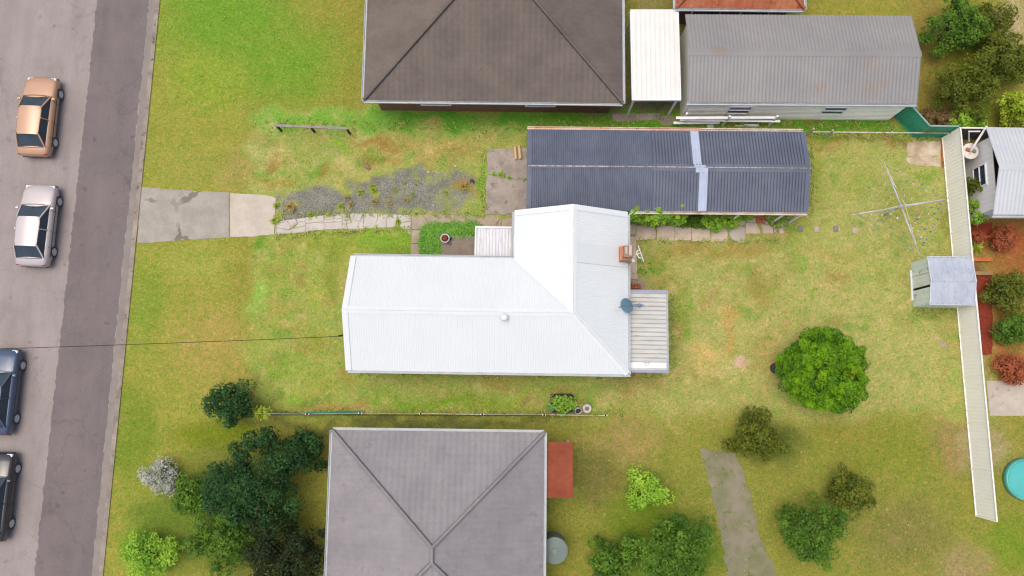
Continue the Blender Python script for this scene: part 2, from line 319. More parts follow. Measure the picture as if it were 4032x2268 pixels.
# the lot itself
rectb('D', 620, 280, 1330, 600, (163, 165, 92), 1, .3); rectb('D', 620, 575, 1100, 660, (146, 160, 70), 1, .3); rectb('D', 615, 640, 900, 1046, (157, 164, 82), 1, .4)
rectb('D', 860, 925, 1560, 1044, (155, 164, 84), 1, .4); rectb('D', 1560, 545, 2460, 1044, (171, 168, 99), 1, .9); rectb('D', 2030, 335, 2390, 620, (168, 168, 97), 1, .3)
rectb('D', 625, 288, 1560, 326, (120, 170, 62), .95, .45); rectb('D', 1010, 284, 1660, 324, (106, 160, 50), .9, .4); rectb('D', 1320, 300, 2290, 331, (112, 166, 46), .9, .2)
for a in [(740, 310, 110, 20, (132, 166, 64), .8), (653, 335, 30, 20, (170, 166, 98), .8), (1000, 362, 220, 22, (168, 152, 86), .8), (1090, 375, 90, 22, (178, 156, 92), .8),
          (683, 402, 22, 16, (150, 108, 58), .75), (940, 357, 40, 12, (152, 112, 58), .7), (938, 399, 30, 14, (150, 116, 62), .7), (814, 426, 22, 14, (150, 110, 55), .75),
          (783, 423, 55, 14, (112, 150, 46), .8, 20), (891, 404, 24, 14, (110, 142, 62), .7), (841, 362, 22, 22, (126, 166, 50), .75), (1163, 457, 24, 22, (164, 122, 66), .75),
          (997, 407, 40, 9, (176, 132, 78), .7), (1208, 460, 10, 48, (108, 165, 42), .95), (700, 470, 40, 14, (166, 142, 66), .7), (760, 370, 60, 24, (142, 158, 74), .6),
          (1030, 440, 60, 10, (168, 172, 84), .6), (880, 460, 60, 16, (176, 160, 98), .6), (660, 450, 30, 20, (140, 140, 58), .6), (1170, 380, 40, 16, (158, 140, 76), .6),
          (970, 602, 60, 22, (124, 166, 50), .8), (997, 627, 44, 20, (122, 152, 52), .7), (642, 609, 18, 12, (96, 142, 44), .8), (711, 606, 30, 20, (174, 158, 92), .8),
          (878, 581, 36, 4, (108, 84, 64), .95), (830, 615, 50, 20, (142, 146, 56), .6), (900, 630, 40, 14, (168, 166, 72), .6), (1020, 650, 20, 20, (120, 138, 60), .5),
          (651, 752, 18, 34, (142, 186, 84), .8), (788, 735, 30, 26, (166, 166, 70), .6), (700, 770, 40, 20, (164, 150, 80), .6), (744, 703, 16, 10, (152, 126, 78), .6),
          (850, 700, 20, 60, (132, 134, 48), .5), (720, 830, 50, 30, (156, 142, 68), .5), (690, 690, 30, 30, (136, 146, 58), .6), (700, 930, 40, 22, (126, 160, 54), .7),
          (736, 994, 24, 16, (126, 176, 50), .75), (800, 970, 40, 30, (150, 158, 60), .5), (881, 965, 22, 26, (166, 126, 70), .75), (776, 1009, 44, 10, (110, 136, 60), .7),
          (846, 1022, 110, 8, (172, 138, 82), .85), (672, 1010, 26, 20, (122, 102, 58), .8), (640, 990, 20, 40, (112, 106, 50), .7), (780, 880, 50, 30, (144, 138, 54), .5),
          (1065, 1009, 130, 14, (118, 164, 38), .85), (960, 985, 60, 14, (124, 160, 50), .6), (1200, 1010, 90, 16, (126, 150, 46), .7), (957, 974, 20, 12, (168, 148, 98), .75),
          (1300, 1000, 70, 14, (146, 158, 58), .6), (1250, 960, 70, 10, (160, 130, 72), .5), (1508, 978, 120, 12, (140, 154, 78), .6), (1342, 1022, 26, 10, (128, 104, 66), .8),
          (1462, 1008, 22, 12, (156, 128, 72), .8), (1410, 980, 50, 7, (166, 138, 84), .6), (1560, 1000, 60, 20, (158, 148, 88), .6), (1620, 965, 50, 14, (158, 132, 82), .6),
          (1800, 632, 170, 22, (158, 136, 70), .75), (1640, 660, 26, 26, (124, 146, 52), .75), (1721, 784, 24, 60, (132, 148, 50), .7), (1731, 849, 16, 24, (112, 156, 44), .75),
          (1700, 860, 18, 80, (136, 128, 56), .5), (1789, 905, 40, 30, (212, 178, 116), 1), (1830, 800, 30, 30, (190, 160, 96), .7), (1862, 908, 24, 18, (214, 186, 146), 1), (1839, 835, 22, 44, (186, 148, 86), .7), (1909, 726, 50, 40, (146, 130, 62), .7),  # first entry: shade along the patio roof's east side, painted into the turf
          (1879, 690, 24, 16, (128, 156, 58), .6), (2107, 703, 28, 26, (162, 136, 72), .6), (2040, 732, 16, 12, (128, 154, 54), .6), (2190, 690, 50, 30, (148, 162, 76), .6),
          (2322, 796, 70, 13, (116, 130, 50), .7), (2250, 780, 60, 30, (170, 166, 98), .5), (2284, 722, 8, 56, (206, 178, 124), .9), (2380, 720, 40, 20, (206, 180, 126), .3),  # starts with a darker green patch south of the shed
          (2300, 950, 90, 60, (162, 162, 90), .5), (2372, 867, 10, 11, (196, 172, 138), .9), (2308, 990, 14, 12, (186, 160, 100), .6), (2390, 985, 12, 10, (192, 162, 104), .6),
          (2400, 850, 30, 80, (162, 148, 84), .5), (1930, 900, 30, 90, (168, 142, 84), .5), (2120, 1000, 100, 26, (172, 156, 92), .6), (2130, 860, 60, 40, (170, 158, 92), .5),
          (1700, 960, 120, 40, (170, 158, 92), .5), (1580, 950, 30, 14, (150, 122, 76), .6), (1800, 990, 90, 30, (160, 160, 88), .5), (1660, 720, 40, 40, (156, 138, 74), .5),
          (2092, 394, 70, 28, (180, 168, 98), .7), (2050, 430, 22, 70, (140, 148, 58), .7), (2065, 352, 44, 9, (150, 130, 66), .8), (2200, 350, 90, 9, (164, 140, 82), .7),
          (2150, 460, 60, 40, (158, 160, 80), .5), (2260, 500, 60, 60, (150, 156, 68), .5), (2320, 440, 30, 12, (116, 152, 48), .7), (2280, 580, 70, 40, (156, 158, 72), .5),
          (2370, 560, 10, 60, (134, 126, 56), .6), (2010, 575, 40, 26, (148, 160, 62), .6), (1990, 620, 24, 40, (132, 158, 60), .6), (1960, 600, 30, 20, (160, 134, 72), .6),
          (2090, 640, 60, 20, (166, 150, 74), .6), (2160, 338, 110, 6, (128, 118, 34), .85), (2260, 345, 40, 6, (150, 120, 66), .7), (2160, 299, 120, 4, (132, 92, 62), .9),
          (1490, 297, 28, 5, (168, 128, 102), .9), (1800, 312, 120, 7, (122, 98, 62), .85), (1660, 312, 40, 8, (112, 104, 54), .8), (2320, 352, 60, 8, (140, 108, 70), .8),
          (2420, 305, 70, 20, (96, 76, 56), .9), (2445, 500, 25, 90, (120, 92, 60), .9), (2450, 590, 30, 40, (150, 70, 46), .9), (2450, 710, 30, 60, (100, 76, 56), .9), (2458, 780, 14, 90, (164, 68, 44), .9)]:
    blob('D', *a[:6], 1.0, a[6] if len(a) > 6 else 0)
rectb('D', 640, 292, 1330, 322, (104, 158, 56), .5, .4); rectb('D', 1010, 286, 1650, 326, (86, 142, 42), .65, .4); rectb('D', 1330, 300, 2250, 328, (92, 146, 38), .6, .2)
for i in range(13): blob('D', 955 + i * 19 + random.uniform(-4, 4), 961 + i * .5, 7, 3.5, (176, 150, 112), .55)
for i in range(16): blob('D', 930 + i * 17 + random.uniform(-4, 4), 992 + i * .4, 7, 3, (172, 142, 98), .5)
for i in range(900):                                    # small clover, dry and bare patches through the lawns
    x, y = random.uniform(620, 2450), random.uniform(290, 1040); r = random.uniform(4, 20)
    c = random.choice([(122, 158, 62), (130, 164, 70), (190, 172, 112), (170, 140, 88), (158, 164, 84), (146, 138, 74), (112, 152, 56), (196, 182, 122), (138, 160, 88)])
    blob('D', x, y, r, r * random.uniform(.6, 1.2), c, random.uniform(.25, .6))
# gravel of the worn driveway: how much of it shows through
GP = [at(1, *q) for q in [(305, 850), (420, 800), (640, 770), (800, 725), (930, 760), (1060, 705), (1240, 690), (1440, 630), (1640, 575), (1900, 600), (2080, 640), (2200, 700), (2180, 800), (2050, 960), (1900, 975), (1620, 955), (1450, 975), (1240, 985), (940, 985), (780, 1005), (560, 1025), (400, 1050), (330, 1040), (310, 960)]]
def pdist(poly, x, y):
    d = np.full(len(x), 1e9); ins = np.zeros(len(x), bool)
    for i in range(len(poly)):
        a, b = poly[i], poly[(i + 1) % len(poly)]; ex, ey = b.x - a.x, b.y - a.y
        t = np.clip(((x - a.x) * ex + (y - a.y) * ey) / (ex * ex + ey * ey), 0, 1); d = np.minimum(d, np.hypot(x - a.x - t * ex, y - a.y - t * ey))
        cr = (a.y > y) != (b.y > y); ins ^= cr & (x < (b.x - a.x) * (y - a.y) / np.where(abs(b.y - a.y) < 1e-9, 1e-9, b.y - a.y) + a.x)
    return np.where(ins, d, -d)
GD = pdist(GP, X + .3 * vnoise(X, Y, .5, 8), Y + .3 * vnoise(X, Y, .5, 9)); GM = np.clip(GD / .7 + .62, 0, 1)
for q in [(900, 760, 130, 50, .9), (450, 940, 70, 40, .9), (1230, 800, 60, 80, .9), (1110, 790, 60, 30, .6), (1020, 900, 40, 20, .6), (920, 930, 40, 30, .7), (1360, 890, 70, 20, .5), (1900, 790, 160, 70, .45),
          (2080, 740, 90, 80, .75), (1560, 780, 90, 60, .35), (1800, 620, 200, 40, .5), (1950, 880, 120, 60, .4), (1440, 790, 60, 60, .4), (320, 930, 20, 90, .9), (310, 1050, 30, 40, .9), (1545, 865, 26, 20, .8), (600, 1000, 120, 14, .5), (1700, 960, 300, 20, .6)]:
    o, e, g2 = at(1, q[0], q[1]), at(1, q[0] + q[2], q[1]), at(1, q[0], q[1] + q[3])
    GM *= 1 - q[4] * np.exp(-(((WX - o.x) / (e.x - o.x)) ** 2 + ((WY - o.y) / (g2.y - o.y)) ** 2) ** 1.2)
for q, c in [((980, 850, 40, 22), (170, 120, 60)), ((1240, 890, 40, 22), (178, 128, 66)), ((1390, 895, 36, 16), (180, 136, 70)), ((1550, 865, 30, 20), (160, 116, 80)), ((450, 940, 60, 36), (182, 166, 104)), ((1240, 770, 40, 40), (158, 172, 60)), ((1610, 790, 20, 30), (120, 180, 50)), ((1530, 710, 20, 14), (126, 180, 56)), ((2100, 740, 80, 60), (168, 126, 66))]:
    blob(1, *q, c, .8)
me = bpy.data.meshes.new('ground')
idx = np.arange(NX * NY).reshape(NY, NX); F = np.stack([idx[:-1, :-1], idx[:-1, 1:], idx[1:, 1:], idx[1:, :-1]], -1).reshape(-1, 4)
me.vertices.add(NX * NY); me.vertices.foreach_set('co', np.stack([X, Y, np.zeros_like(X)], 1).ravel())
me.loops.add(len(F) * 4); me.loops.foreach_set('vertex_index', F.ravel()); me.polygons.add(len(F)); me.polygons.foreach_set('loop_start', np.arange(0, len(F) * 4, 4))
me.update(calc_edges=True)
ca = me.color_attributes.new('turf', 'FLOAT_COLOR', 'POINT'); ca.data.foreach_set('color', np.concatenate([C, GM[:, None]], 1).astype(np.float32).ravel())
m, n, l, p = nodes('turf'); tc = n.new('ShaderNodeTexCoord'); vec = tc.outputs['Object']
a_ = n.new('ShaderNodeAttribute'); a_.attribute_name = 'turf'
n0 = nz(n, l, vec, 2.7, 2, .5); wp = n.new('ShaderNodeVectorMath'); wp.operation = 'MULTIPLY_ADD'; l.new(n0.outputs['Color'], wp.inputs[0]); wp.inputs[1].default_value = (.5, .5, 0); l.new(vec, wp.inputs[2])
n1 = nz(n, l, wp.outputs[0], 9.3, 6, .85); n2 = nz(n, l, vec, 3.6, 6, .8); n3 = nz(n, l, vec, 1.3, 4, .65)
hue = mix(n, l, (.66, 1.0, .54, 1), (1.30, 1.03, 1.36, 1), ramp(n, l, n2.outputs[0], [(.34, G(0)), (.66, G(1))]).outputs[0])
big = ramp(n, l, n3.outputs[0], [(.3, (.84, .92, .8, 1)), (.7, (1.14, 1.08, 1.14, 1))])
val = ramp(n, l, n1.outputs[0], [(.30, G(.46)), (.5, G(1.0)), (.70, G(1.6))])
c = mix(n, l, a_.outputs['Color'], hue, 1.0, 'MULTIPLY'); c = mix(n, l, c, big.outputs[0], 1.0, 'MULTIPLY'); c = mix(n, l, c, val.outputs[0], 1.0, 'MULTIPLY')
vo = n.new('ShaderNodeTexVoronoi'); vo.inputs['Scale'].default_value = 26; l.new(vec, vo.inputs['Vector'])
gsep = n.new('ShaderNodeSeparateColor'); l.new(vo.outputs['Color'], gsep.inputs[0])
gv = ramp(n, l, gsep.outputs[0], [(0, S(108, 107, 102)), (.5, S(136, 135, 128)), (.86, S(150, 149, 142)), (1, S(176, 176, 170))])
gb = mix(n, l, gv.outputs[0], ramp(n, l, n3.outputs[0], [(.35, (.78, .77, .74, 1)), (.7, (1.1, 1.1, 1.1, 1))]).outputs[0], 1.0, 'MULTIPLY')
ad = n.new('ShaderNodeMath'); ad.operation = 'ADD'; l.new(a_.outputs['Alpha'], ad.inputs[0])
mm = n.new('ShaderNodeMath'); mm.operation = 'MULTIPLY_ADD'; l.new(n2.outputs[0], mm.inputs[0]); mm.inputs[1].default_value = 1.9; mm.inputs[2].default_value = -.95; l.new(mm.outputs[0], ad.inputs[1])
gm = ramp(n, l, ad.outputs[0], [(.24, G(0)), (.78, G(.94))])
# no gravel where the driveway is absent
g0 = ramp(n, l, a_.outputs['Alpha'], [(.02, G(0)), (.2, G(1))]); gg = n.new('ShaderNodeMath'); gg.operation = 'MULTIPLY'; l.new(gm.outputs[0], gg.inputs[0]); l.new(g0.outputs[0], gg.inputs[1])
c = mix(n, l, c, gb, gg.outputs[0]); l.new(c, p.inputs['Base Color']); p.inputs['Roughness'].default_value = .95; p.inputs['Specular IOR Level'].default_value = .1
bump(n, l, p, n1.outputs[0], .05, .6)
me.materials.append(m); g = bpy.data.objects.new('ground', me); COL.objects.link(g); struct(g)

# ------------------------------------------------------------------ road, crossover, paths, slabs
def asph(name, c1, c2): return plain(name, c1, c2, .35, .9, fine=.16, stretch=(3, .5, 1))
ROADL = asph('worn_asphalt', S(170, 160, 157), S(156, 147, 143)); ROADD = asph('dark_asphalt', S(132, 121, 121), S(122, 113, 112))
def Dp(x, y, h=0): return at('D', x, y, h)
ra, rb = Dp(404, -80), Dp(244, 1530); dr = (ra - rb); rx = lambda y: rb.x + dr.x * (y - rb.y) / dr.y
road = MB(); yl, yh = -150, 150
road.prism([(rx(yl) - 12.5, yl), (rx(yl), yl), (rx(yh), yh), (rx(yh) - 12.5, yh)], -.05, .006)
struct(road.build('road', ROADL))
def roadmat(m, dark):
    n, l = m.node_tree.nodes, m.node_tree.links; p = n['Principled BSDF']; src = p.inputs['Base Color'].links[0].from_socket; tc = n.new('ShaderNodeTexCoord'); vec = tc.outputs['Object']
    wv = nz(n, l, vec, 1.1, 3, .6); ds = n.new('ShaderNodeVectorMath'); ds.operation = 'MULTIPLY_ADD'; l.new(wv.outputs['Color'], ds.inputs[0]); ds.inputs[1].default_value = (1.6, 1.6, 0); l.new(vec, ds.inputs[2])
    v = n.new('ShaderNodeTexVoronoi'); v.feature = 'DISTANCE_TO_EDGE'; v.inputs['Scale'].default_value = .28; l.new(ds.outputs[0], v.inputs['Vector'])
    ck = ramp(n, l, v.outputs['Distance'], [(.003, G(.86)), (.009, G(1))]); c = mix(n, l, src, ck.outputs[0], 1, 'MULTIPLY')
    st_ = nz(n, l, vec, .6, 6, .7); c = mix(n, l, c, ramp(n, l, st_.outputs[0], [(.3, G(.86)), (.5, G(1)), (.72, G(1.08))]).outputs[0], 1, 'MULTIPLY')
    ol = nz(n, l, vec, 1.7, 2, .5); c = mix(n, l, c, ramp(n, l, ol.outputs[0], [(.66, G(1)), (.74, G(.78))]).outputs[0], 1, 'MULTIPLY'); l.new(c, p.inputs['Base Color'])
roadmat(ROADL, 0); roadmat(ROADD, 1)
lane = MB(); lane.prism([(rx(yl) - 3.35, yl), (rx(yl) - .45, yl), (rx(yh) - .45, yh), (rx(yh) - 3.35, yh)], -.04, .011, jag=.05); struct(lane.build('road_lane', ROADD))
gpan = MB(); gpan.prism([(rx(yl) - .42, yl), (rx(yl) - .09, yl), (rx(yh) - .09, yh), (rx(yh) - .42, yh)], -.04, .016); struct(gpan.build('road_gutter', plain('gutter_concrete', S(156, 148, 140), S(140, 132, 126), .8, .9, fine=.12)))
kerb = MB(); kerb.prism([(rx(yl) - .08, yl), (rx(yl) + .16, yl), (rx(yh) + .16, yh), (rx(yh) - .08, yh)], -.05, .06); struct(kerb.build('kerb', CONC))
x0 = rx(at('D', 340, 535).y) + .17
cr = MB(); q = [at('D', 0, 480), at('D', 0, 590)]
cr.prism([(x0, at('D', 345, 470).y), (at('D', 440, 478).x, at('D', 440, 478).y), (at('D', 576, 484).x, at('D', 576, 484).y), (at('D', 576, 597).x, at('D', 576, 597).y), (x0, at('D', 335, 612).y)], -.03, .02, jag=.02)
def slabs(name, mat, frame, polys, z=.03, jag=.012):
    mb = MB()
    for pl in polys: mb.prism([at(frame, *q, z) for q in pl], -.06, z + random.uniform(-.006, .006), jag=jag)
    o = mb.build(name, mat); return struct(o)
def cracked(name, c1, c2, sc=1.5):
    m, n, l, p = nodes(name); tc = n.new('ShaderNodeTexCoord'); vec = tc.outputs['Object']
    a = nz(n, l, vec, 1.2, 5, .65); f = nz(n, l, vec, 30, 3, .7); wv = nz(n, l, vec, 2.5, 3, .5)
    ds = n.new('ShaderNodeVectorMath'); ds.operation = 'MULTIPLY_ADD'; l.new(wv.outputs['Color'], ds.inputs[0]); ds.inputs[1].default_value = (.5, .5, 0); l.new(vec, ds.inputs[2])
    v = n.new('ShaderNodeTexVoronoi'); v.feature = 'DISTANCE_TO_EDGE'; v.inputs['Scale'].default_value = sc; l.new(ds.outputs[0], v.inputs['Vector'])
    c = mix(n, l, c1, c2, ramp(n, l, a.outputs[0], [(.35, G(0)), (.65, G(1))]).outputs[0])
    mk = nz(n, l, vec, .5, 2, .5)
    cw = n.new('ShaderNodeMath'); cw.operation = 'LESS_THAN'; l.new(v.outputs['Distance'], cw.inputs[0]); cw.inputs[1].default_value = .018
    cm = n.new('ShaderNodeMath'); cm.operation = 'MULTIPLY'; l.new(cw.outputs[0], cm.inputs[0]); l.new(ramp(n, l, mk.outputs[0], [(.46, G(0)), (.54, G(.6))]).outputs[0], cm.inputs[1])
    c = mix(n, l, c, S(96, 84, 66), cm.outputs[0])
    c = mix(n, l, c, ramp(n, l, f.outputs[0], [(.25, G(.78)), (.75, G(1.12))]).outputs[0], 1, 'MULTIPLY')
    l.new(c, p.inputs['Base Color']); p.inputs['Roughness'].default_value = .9; p.inputs['Specular IOR Level'].default_value = .2; bump(n, l, p, f.outputs[0], .004); return m
struct(cr.build('driveway_crossover', cracked('grey_concrete', S(182, 176, 164), S(164, 158, 148), .22)))
PATHM = cracked('cracked_path_concrete', S(216, 208, 198), S(196, 190, 182)); PATHB = cracked('brown_path_concrete', S(194, 178, 158), S(168, 152, 136), .8)
PATHE = plain('pinkish_path_concrete', S(228, 210, 188), S(206, 187, 166), 1.4, .9, spots=(S(160, 144, 128), .03, 2.4), fine=.12, bmp=.004)
slabs('driveway_slab', cracked('driveway_concrete', S(214, 204, 188), S(196, 186, 172), .12), 1, [[(-130, 800), (67, 808), (180, 815), (240, 826), (285, 832), (303, 845), (302, 900), (298, 990), (270, 1060), (275, 1085), (292, 1110), (288, 1190), (190, 1198), (67, 1212), (-130, 1215)]], .03, .015)
slabs('path', PATHM, 'M', [[(440, 530), (520, 500), (640, 488), (710, 480), (745, 540), (600, 640), (415, 600)], [(720, 478), (862, 458), (870, 575), (700, 620), (760, 545)], [(415, 610), (600, 650), (680, 630), (870, 585), (873, 672), (680, 697), (408, 706)],
    [(868, 455), (1000, 440), (1145, 424), (1150, 515), (872, 540)], [(874, 548), (1152, 524), (1154, 638), (880, 672)], [(1151, 422), (1300, 408), (1432, 397), (1430, 465), (1153, 480)], [(1154, 488), (1430, 472), (1428, 515), (1156, 528)], [(1157, 536), (1430, 522), (1428, 628), (1160, 636)],
    [(1440, 395), (1545, 395), (1550, 480), (1480, 500), (1438, 480)], [(1553, 395), (1762, 397), (1760, 625), (1525, 626), (1500, 550), (1585, 535)], [(1438, 490), (1480, 506), (1552, 488), (1572, 530), (1495, 545), (1438, 552)], [(1436, 560), (1490, 558), (1515, 626), (1436, 628)],
    [(1768, 397), (1975, 396), (1978, 460), (1920, 612), (1768, 622)], [(1982, 398), (2106, 400), (2106, 606), (1928, 612), (1986, 465)], [(2114, 402), (2285, 412), (2262, 480), (2252, 600), (2114, 606)], [(2295, 412), (2480, 415), (2490, 500), (2330, 535), (2300, 450)], [(2325, 545), (2487, 512), (2485, 630), (2370, 632), (2330, 600)]])
slabs('path', PATHB, 1, [[(1597, 1008), (1690, 1008), (1735, 1060), (1745, 1100), (1722, 1138), (1597, 1140)], [(1705, 1008), (1740, 1003), (1850, 1004), (1998, 1005), (1998, 1090), (1900, 1100), (1760, 1135), (1752, 1060)], [(2006, 1012), (2105, 1010), (2100, 1090), (2012, 1092)], [(2118, 1022), (2212, 1020), (2200, 1085), (2150, 1085)], [(2220, 1025), (2280, 1050), (2275, 1100), (2215, 1090)],
    [(1597, 1150), (1715, 1150), (1722, 1210), (1700, 1272), (1592, 1270)], [(1590, 1282), (1696, 1280), (1690, 1430), (1586, 1430)], [(1515, 1146), (1588, 1146), (1588, 1195)]])
slabs('path', PATHB, 2, [[(112, 1020), (230, 1022), (272, 1050), (268, 1113), (115, 1120), (92, 1060)], [(285, 1048), (330, 1036), (430, 1036), (430, 1130), (275, 1120)]])
slabs('garage_apron', plain('old_grey_concrete', S(188, 177, 166), S(158, 148, 139), 1.3, .9, spots=(S(138, 128, 120), .05, 2.2), fine=.16, bmp=.004), 2, [[(140, 380), (330, 376), (530, 370), (530, 660), (420, 665), (300, 640), (140, 610)], [(140, 620), (295, 650), (415, 672), (530, 668), (530, 1005), (330, 1003), (120, 998), (128, 760)]], .04, .015)
slabs('back_path', PATHE, 'E', [[(120, 285), (232, 285), (232, 480), (120, 480)], [(240, 358), (420, 368), (500, 398), (528, 450), (512, 562), (240, 572)], [(540, 375), (790, 362), (790, 575), (540, 578)], [(796, 362), (1040, 375), (1036, 575), (796, 575)], [(1047, 400), (1310, 388), (1318, 565), (1270, 585), (1200, 592), (1047, 590)],
    [(1325, 392), (1560, 380), (1566, 560), (1550, 580), (1480, 585), (1326, 595)], [(1828, 325), (1970, 325), (2020, 400), (2042, 477), (1828, 478)], [(2047, 345), (2150, 345), (2222, 385), (2224, 470), (2082, 477)], [(2300, 390), (2370, 393), (2376, 475), (2318, 477)], [(2236, 400), (2285, 383), (2292, 420), (2240, 468)], [(1700, 262), (1812, 260), (1812, 352), (1740, 352)]], .03, .012)
slabs('back_path', CONCP, 'E', [[(1575, 400), (1630, 390), (1640, 415), (1700, 375), (1760, 365), (1815, 385), (1821, 603), (1700, 598), (1640, 575), (1580, 480)], [(1830, 270), (1925, 255), (1990, 250), (1980, 318), (1830, 318)]], .032, .02)
slabs('side_path', PATHE, 'F', [[(380, 5), (546, 5), (552, 350), (569, 735), (380, 735)]], .03, .008)
slabs('garden_slab', cracked('dirty_pad_concrete', S(226, 212, 190), S(178, 156, 124), .25), 'B', [[(480, 650), (560, 620), (760, 590), (930, 610), (1150, 600), (1155, 904), (465, 906)], [(465, 914), (1155, 912), (1160, 1120), (900, 1115), (720, 1105), (560, 1080), (450, 990)]], .012, .05)
slabs('neighbour_slab', CONC, 2, [[(1330, 40), (1785, 40), (1780, 95), (1600, 110), (1400, 118), (1330, 100)], [(1790, 62), (1900, 62), (1935, 100), (1900, 150), (1820, 160), (1785, 130)]], .02, .02)
slabs('neighbour_path', plain('mossy_path_concrete', S(154, 144, 124), S(126, 128, 92), .9, .9, spots=(S(112, 126, 66), .06, 1.6), fine=.14), 'D', [[(1762, 1130), (1850, 1140), (1885, 1230), (1905, 1330), (1950, 1440), (1960, 1520), (1840, 1520), (1820, 1380), (1790, 1240)]], .012, .1)
slabs('neighbour_patio', CONCP, 'D', [[(2482, 958), (2700, 958), (2700, 1046), (2490, 1046)]], .02, .01)

# ------------------------------------------------------------------ sheet metal helpers
def wave(L, p, amp, n=6):
    k = int(L / p * n) + 1; xs = np.linspace(0, L, k + 1); return xs, amp * .5 * (1 + np.cos(xs / p * 2 * pi))
def ribs(L, p, amp, keys):
    xs, zs = [], []; i = 0
    while i * p < L:
        for f, z in keys:
            x = (i + f) * p
            if x <= L: xs.append(x); zs.append(z * amp)
        i += 1
    if xs[0] > 0: xs.insert(0, 0); zs.insert(0, zs[0])
    xs.append(L); zs.append(zs[-1]); return np.array(xs), np.array(zs)
def sheet(mb, o, a, s, xs, zs, rise, d0, d1, mi=0, off=0):
    """profiled sheet: o eave corner, a along the eave, s up the slope (both horizontal), d0(x)..d1(x) how far up the slope it runs"""
    o, a, s = Vector(o), Vector(a), Vector(s); vs = []
    for x, z in zip(xs, zs):
        for d in (d0(x), d1(x)): q = o + a * x + s * d; vs.append((q.x, q.y, q.z + d * rise + z + off))
    ok = lambda i: d1(xs[i]) - d0(xs[i]) > 1e-4 or d1(xs[i + 1]) - d0(xs[i + 1]) > 1e-4
    flip = Vector((a.x, a.y, 0)).cross(Vector((s.x, s.y, 0))).z < 0
    fs = [(2 * i, 2 * i + 2, 2 * i + 3, 2 * i + 1) if not flip else (2 * i, 2 * i + 1, 2 * i + 3, 2 * i + 2) for i in range(len(xs) - 1) if ok(i)]
    mb.add(vs, fs, mi)
def strip(mb, p, q, side, wd, drop, t=.006, mi=0):
    """flat flashing from p to q, wd wide towards side (unit 3D)"""
    p, q, side = Vector(p), Vector(q), Vector(side).normalized(); dn = Vector((0, 0, -drop))
    vs = [p, q, q + side * wd, p + side * wd]; k = [v - Vector((0, 0, t)) for v in vs]
    mb.add(vs + k, [(0, 1, 2, 3), (7, 6, 5, 4), (0, 4, 5, 1), (1, 5, 6, 2), (2, 6, 7, 3), (3, 7, 4, 0)], mi)
def gutter(name, a, b, out, mat, parent, wd=.12, dp=.1, lip=.014):
    a, b, out = Vector(a), Vector(b), Vector(out); mb = MB(); u = Vector((0, 0, 1))
    mb.beam(a + out * lip / 2 - u * dp / 2, b + out * lip / 2 - u * dp / 2, lip, dp); mb.beam(a + out * (wd - lip / 2) - u * dp / 2, b + out * (wd - lip / 2) - u * dp / 2, lip * 1.6, dp)
    mb.beam(a + out * wd / 2 - u * (dp - .004), b + out * wd / 2 - u * (dp - .004), wd - .02, .008)
    return mb.build(name, mat, parent)
def window(parent, x, y, z, wd, ht, nx, ny):
    """sash window on a wall: centre, outward normal (nx, ny)"""
    f = MB(); rz = math.atan2(ny, nx) + pi / 2
    for dx, sx, sz, dz in ((-wd / 2, .07, ht, 0), (wd / 2, .07, ht, 0), (0, wd + .07, .07, ht / 2), (0, wd + .15, .06, -ht / 2), (0, wd, .05, 0)):
        f.box(x + cos(rz) * dx + nx * .03, y + sin(rz) * dx + ny * .03, z + dz, sx, .07, sz, rz)
    o = f.build('window', WTIMB, parent); pb = MB(); pb.box(x + nx * .012, y + ny * .012, z, wd - .06, .02, ht - .05, rz); pb.build('pane', GLASS, o); return o

# ------------------------------------------------------------------ the white house
HO, HR = Vector((-8.09, 1.16, 0)), R(-.85)
house = thing('white_house', 'white L-shaped house with new white corrugated roof in the middle of the lot', 'house', HO, HR)
def hl(k, x, y, h):
    q = at(k, x, y, h) - HO; return Vector((q.x * cos(-HR) - q.y * sin(-HR), q.x * sin(-HR) + q.y * cos(-HR), h))
L, W, HX, HY, EV, RS = 13.75, 5.62, 8.13, 8.05, 2.9, 1.5 / 2.81; HW = W / 2; RH = EV + 1.5; IN = .42
mb = MB()
mb.add([(IN, IN, 0), (L - IN, IN, 0), (L - IN, HY - IN, 0), (HX + IN, HY - IN, 0), (HX + IN, W - IN, 0), (IN, W - IN, 0)] + [(IN, IN, EV + .1), (L - IN, IN, EV + .1), (L - IN, HY - IN, EV + .1), (HX + IN, HY - IN, EV + .1), (HX + IN, W - IN, EV + .1), (IN, W - IN, EV + .1), (IN, HW, RH - .07), (HX + HW, HY - IN, RH - .07)],
       [(0, 1, 7, 6), (1, 2, 8, 7), (2, 3, 9, 13, 8), (3, 4, 10, 9), (4, 5, 11, 10), (5, 0, 6, 12, 11)])
for z in np.arange(.35, EV, .16): mb.box(L / 2, IN - .008, z, L - 2 * IN, .016, .02); mb.box(IN - .008, HW, z, .016, W - 2 * IN, .02); mb.box(L - IN + .008, HY / 2, z, .016, HY - 2 * IN, .02)
mb.build('wall', WALLW, house)
sf = MB(); sf.add([(0.02, .02, EV - .06), (L - .02, .02, EV - .06), (L - .02, HY - .02, EV - .06), (HX + .02, HY - .02, EV - .06), (HX + .02, W - .02, EV - .06), (.02, W - .02, EV - .06)], [(5, 4, 3, 2, 1, 0)]); sf.build('soffit', WTRIM, house)
rf = MB(); P, A = .118, .013
xs, zs = wave(L, P, A); sheet(rf, (0, 0, EV), (1, 0, 0), (0, 1, 0), xs, zs, RS, lambda x: -.04, lambda x: max(-.04, min(HW, L - x)))
xs, zs = wave(HX + HW, P, A); sheet(rf, (0, W, EV), (1, 0, 0), (0, -1, 0), xs, zs, RS, lambda x: max(-.04, x - HX), lambda x: HW)
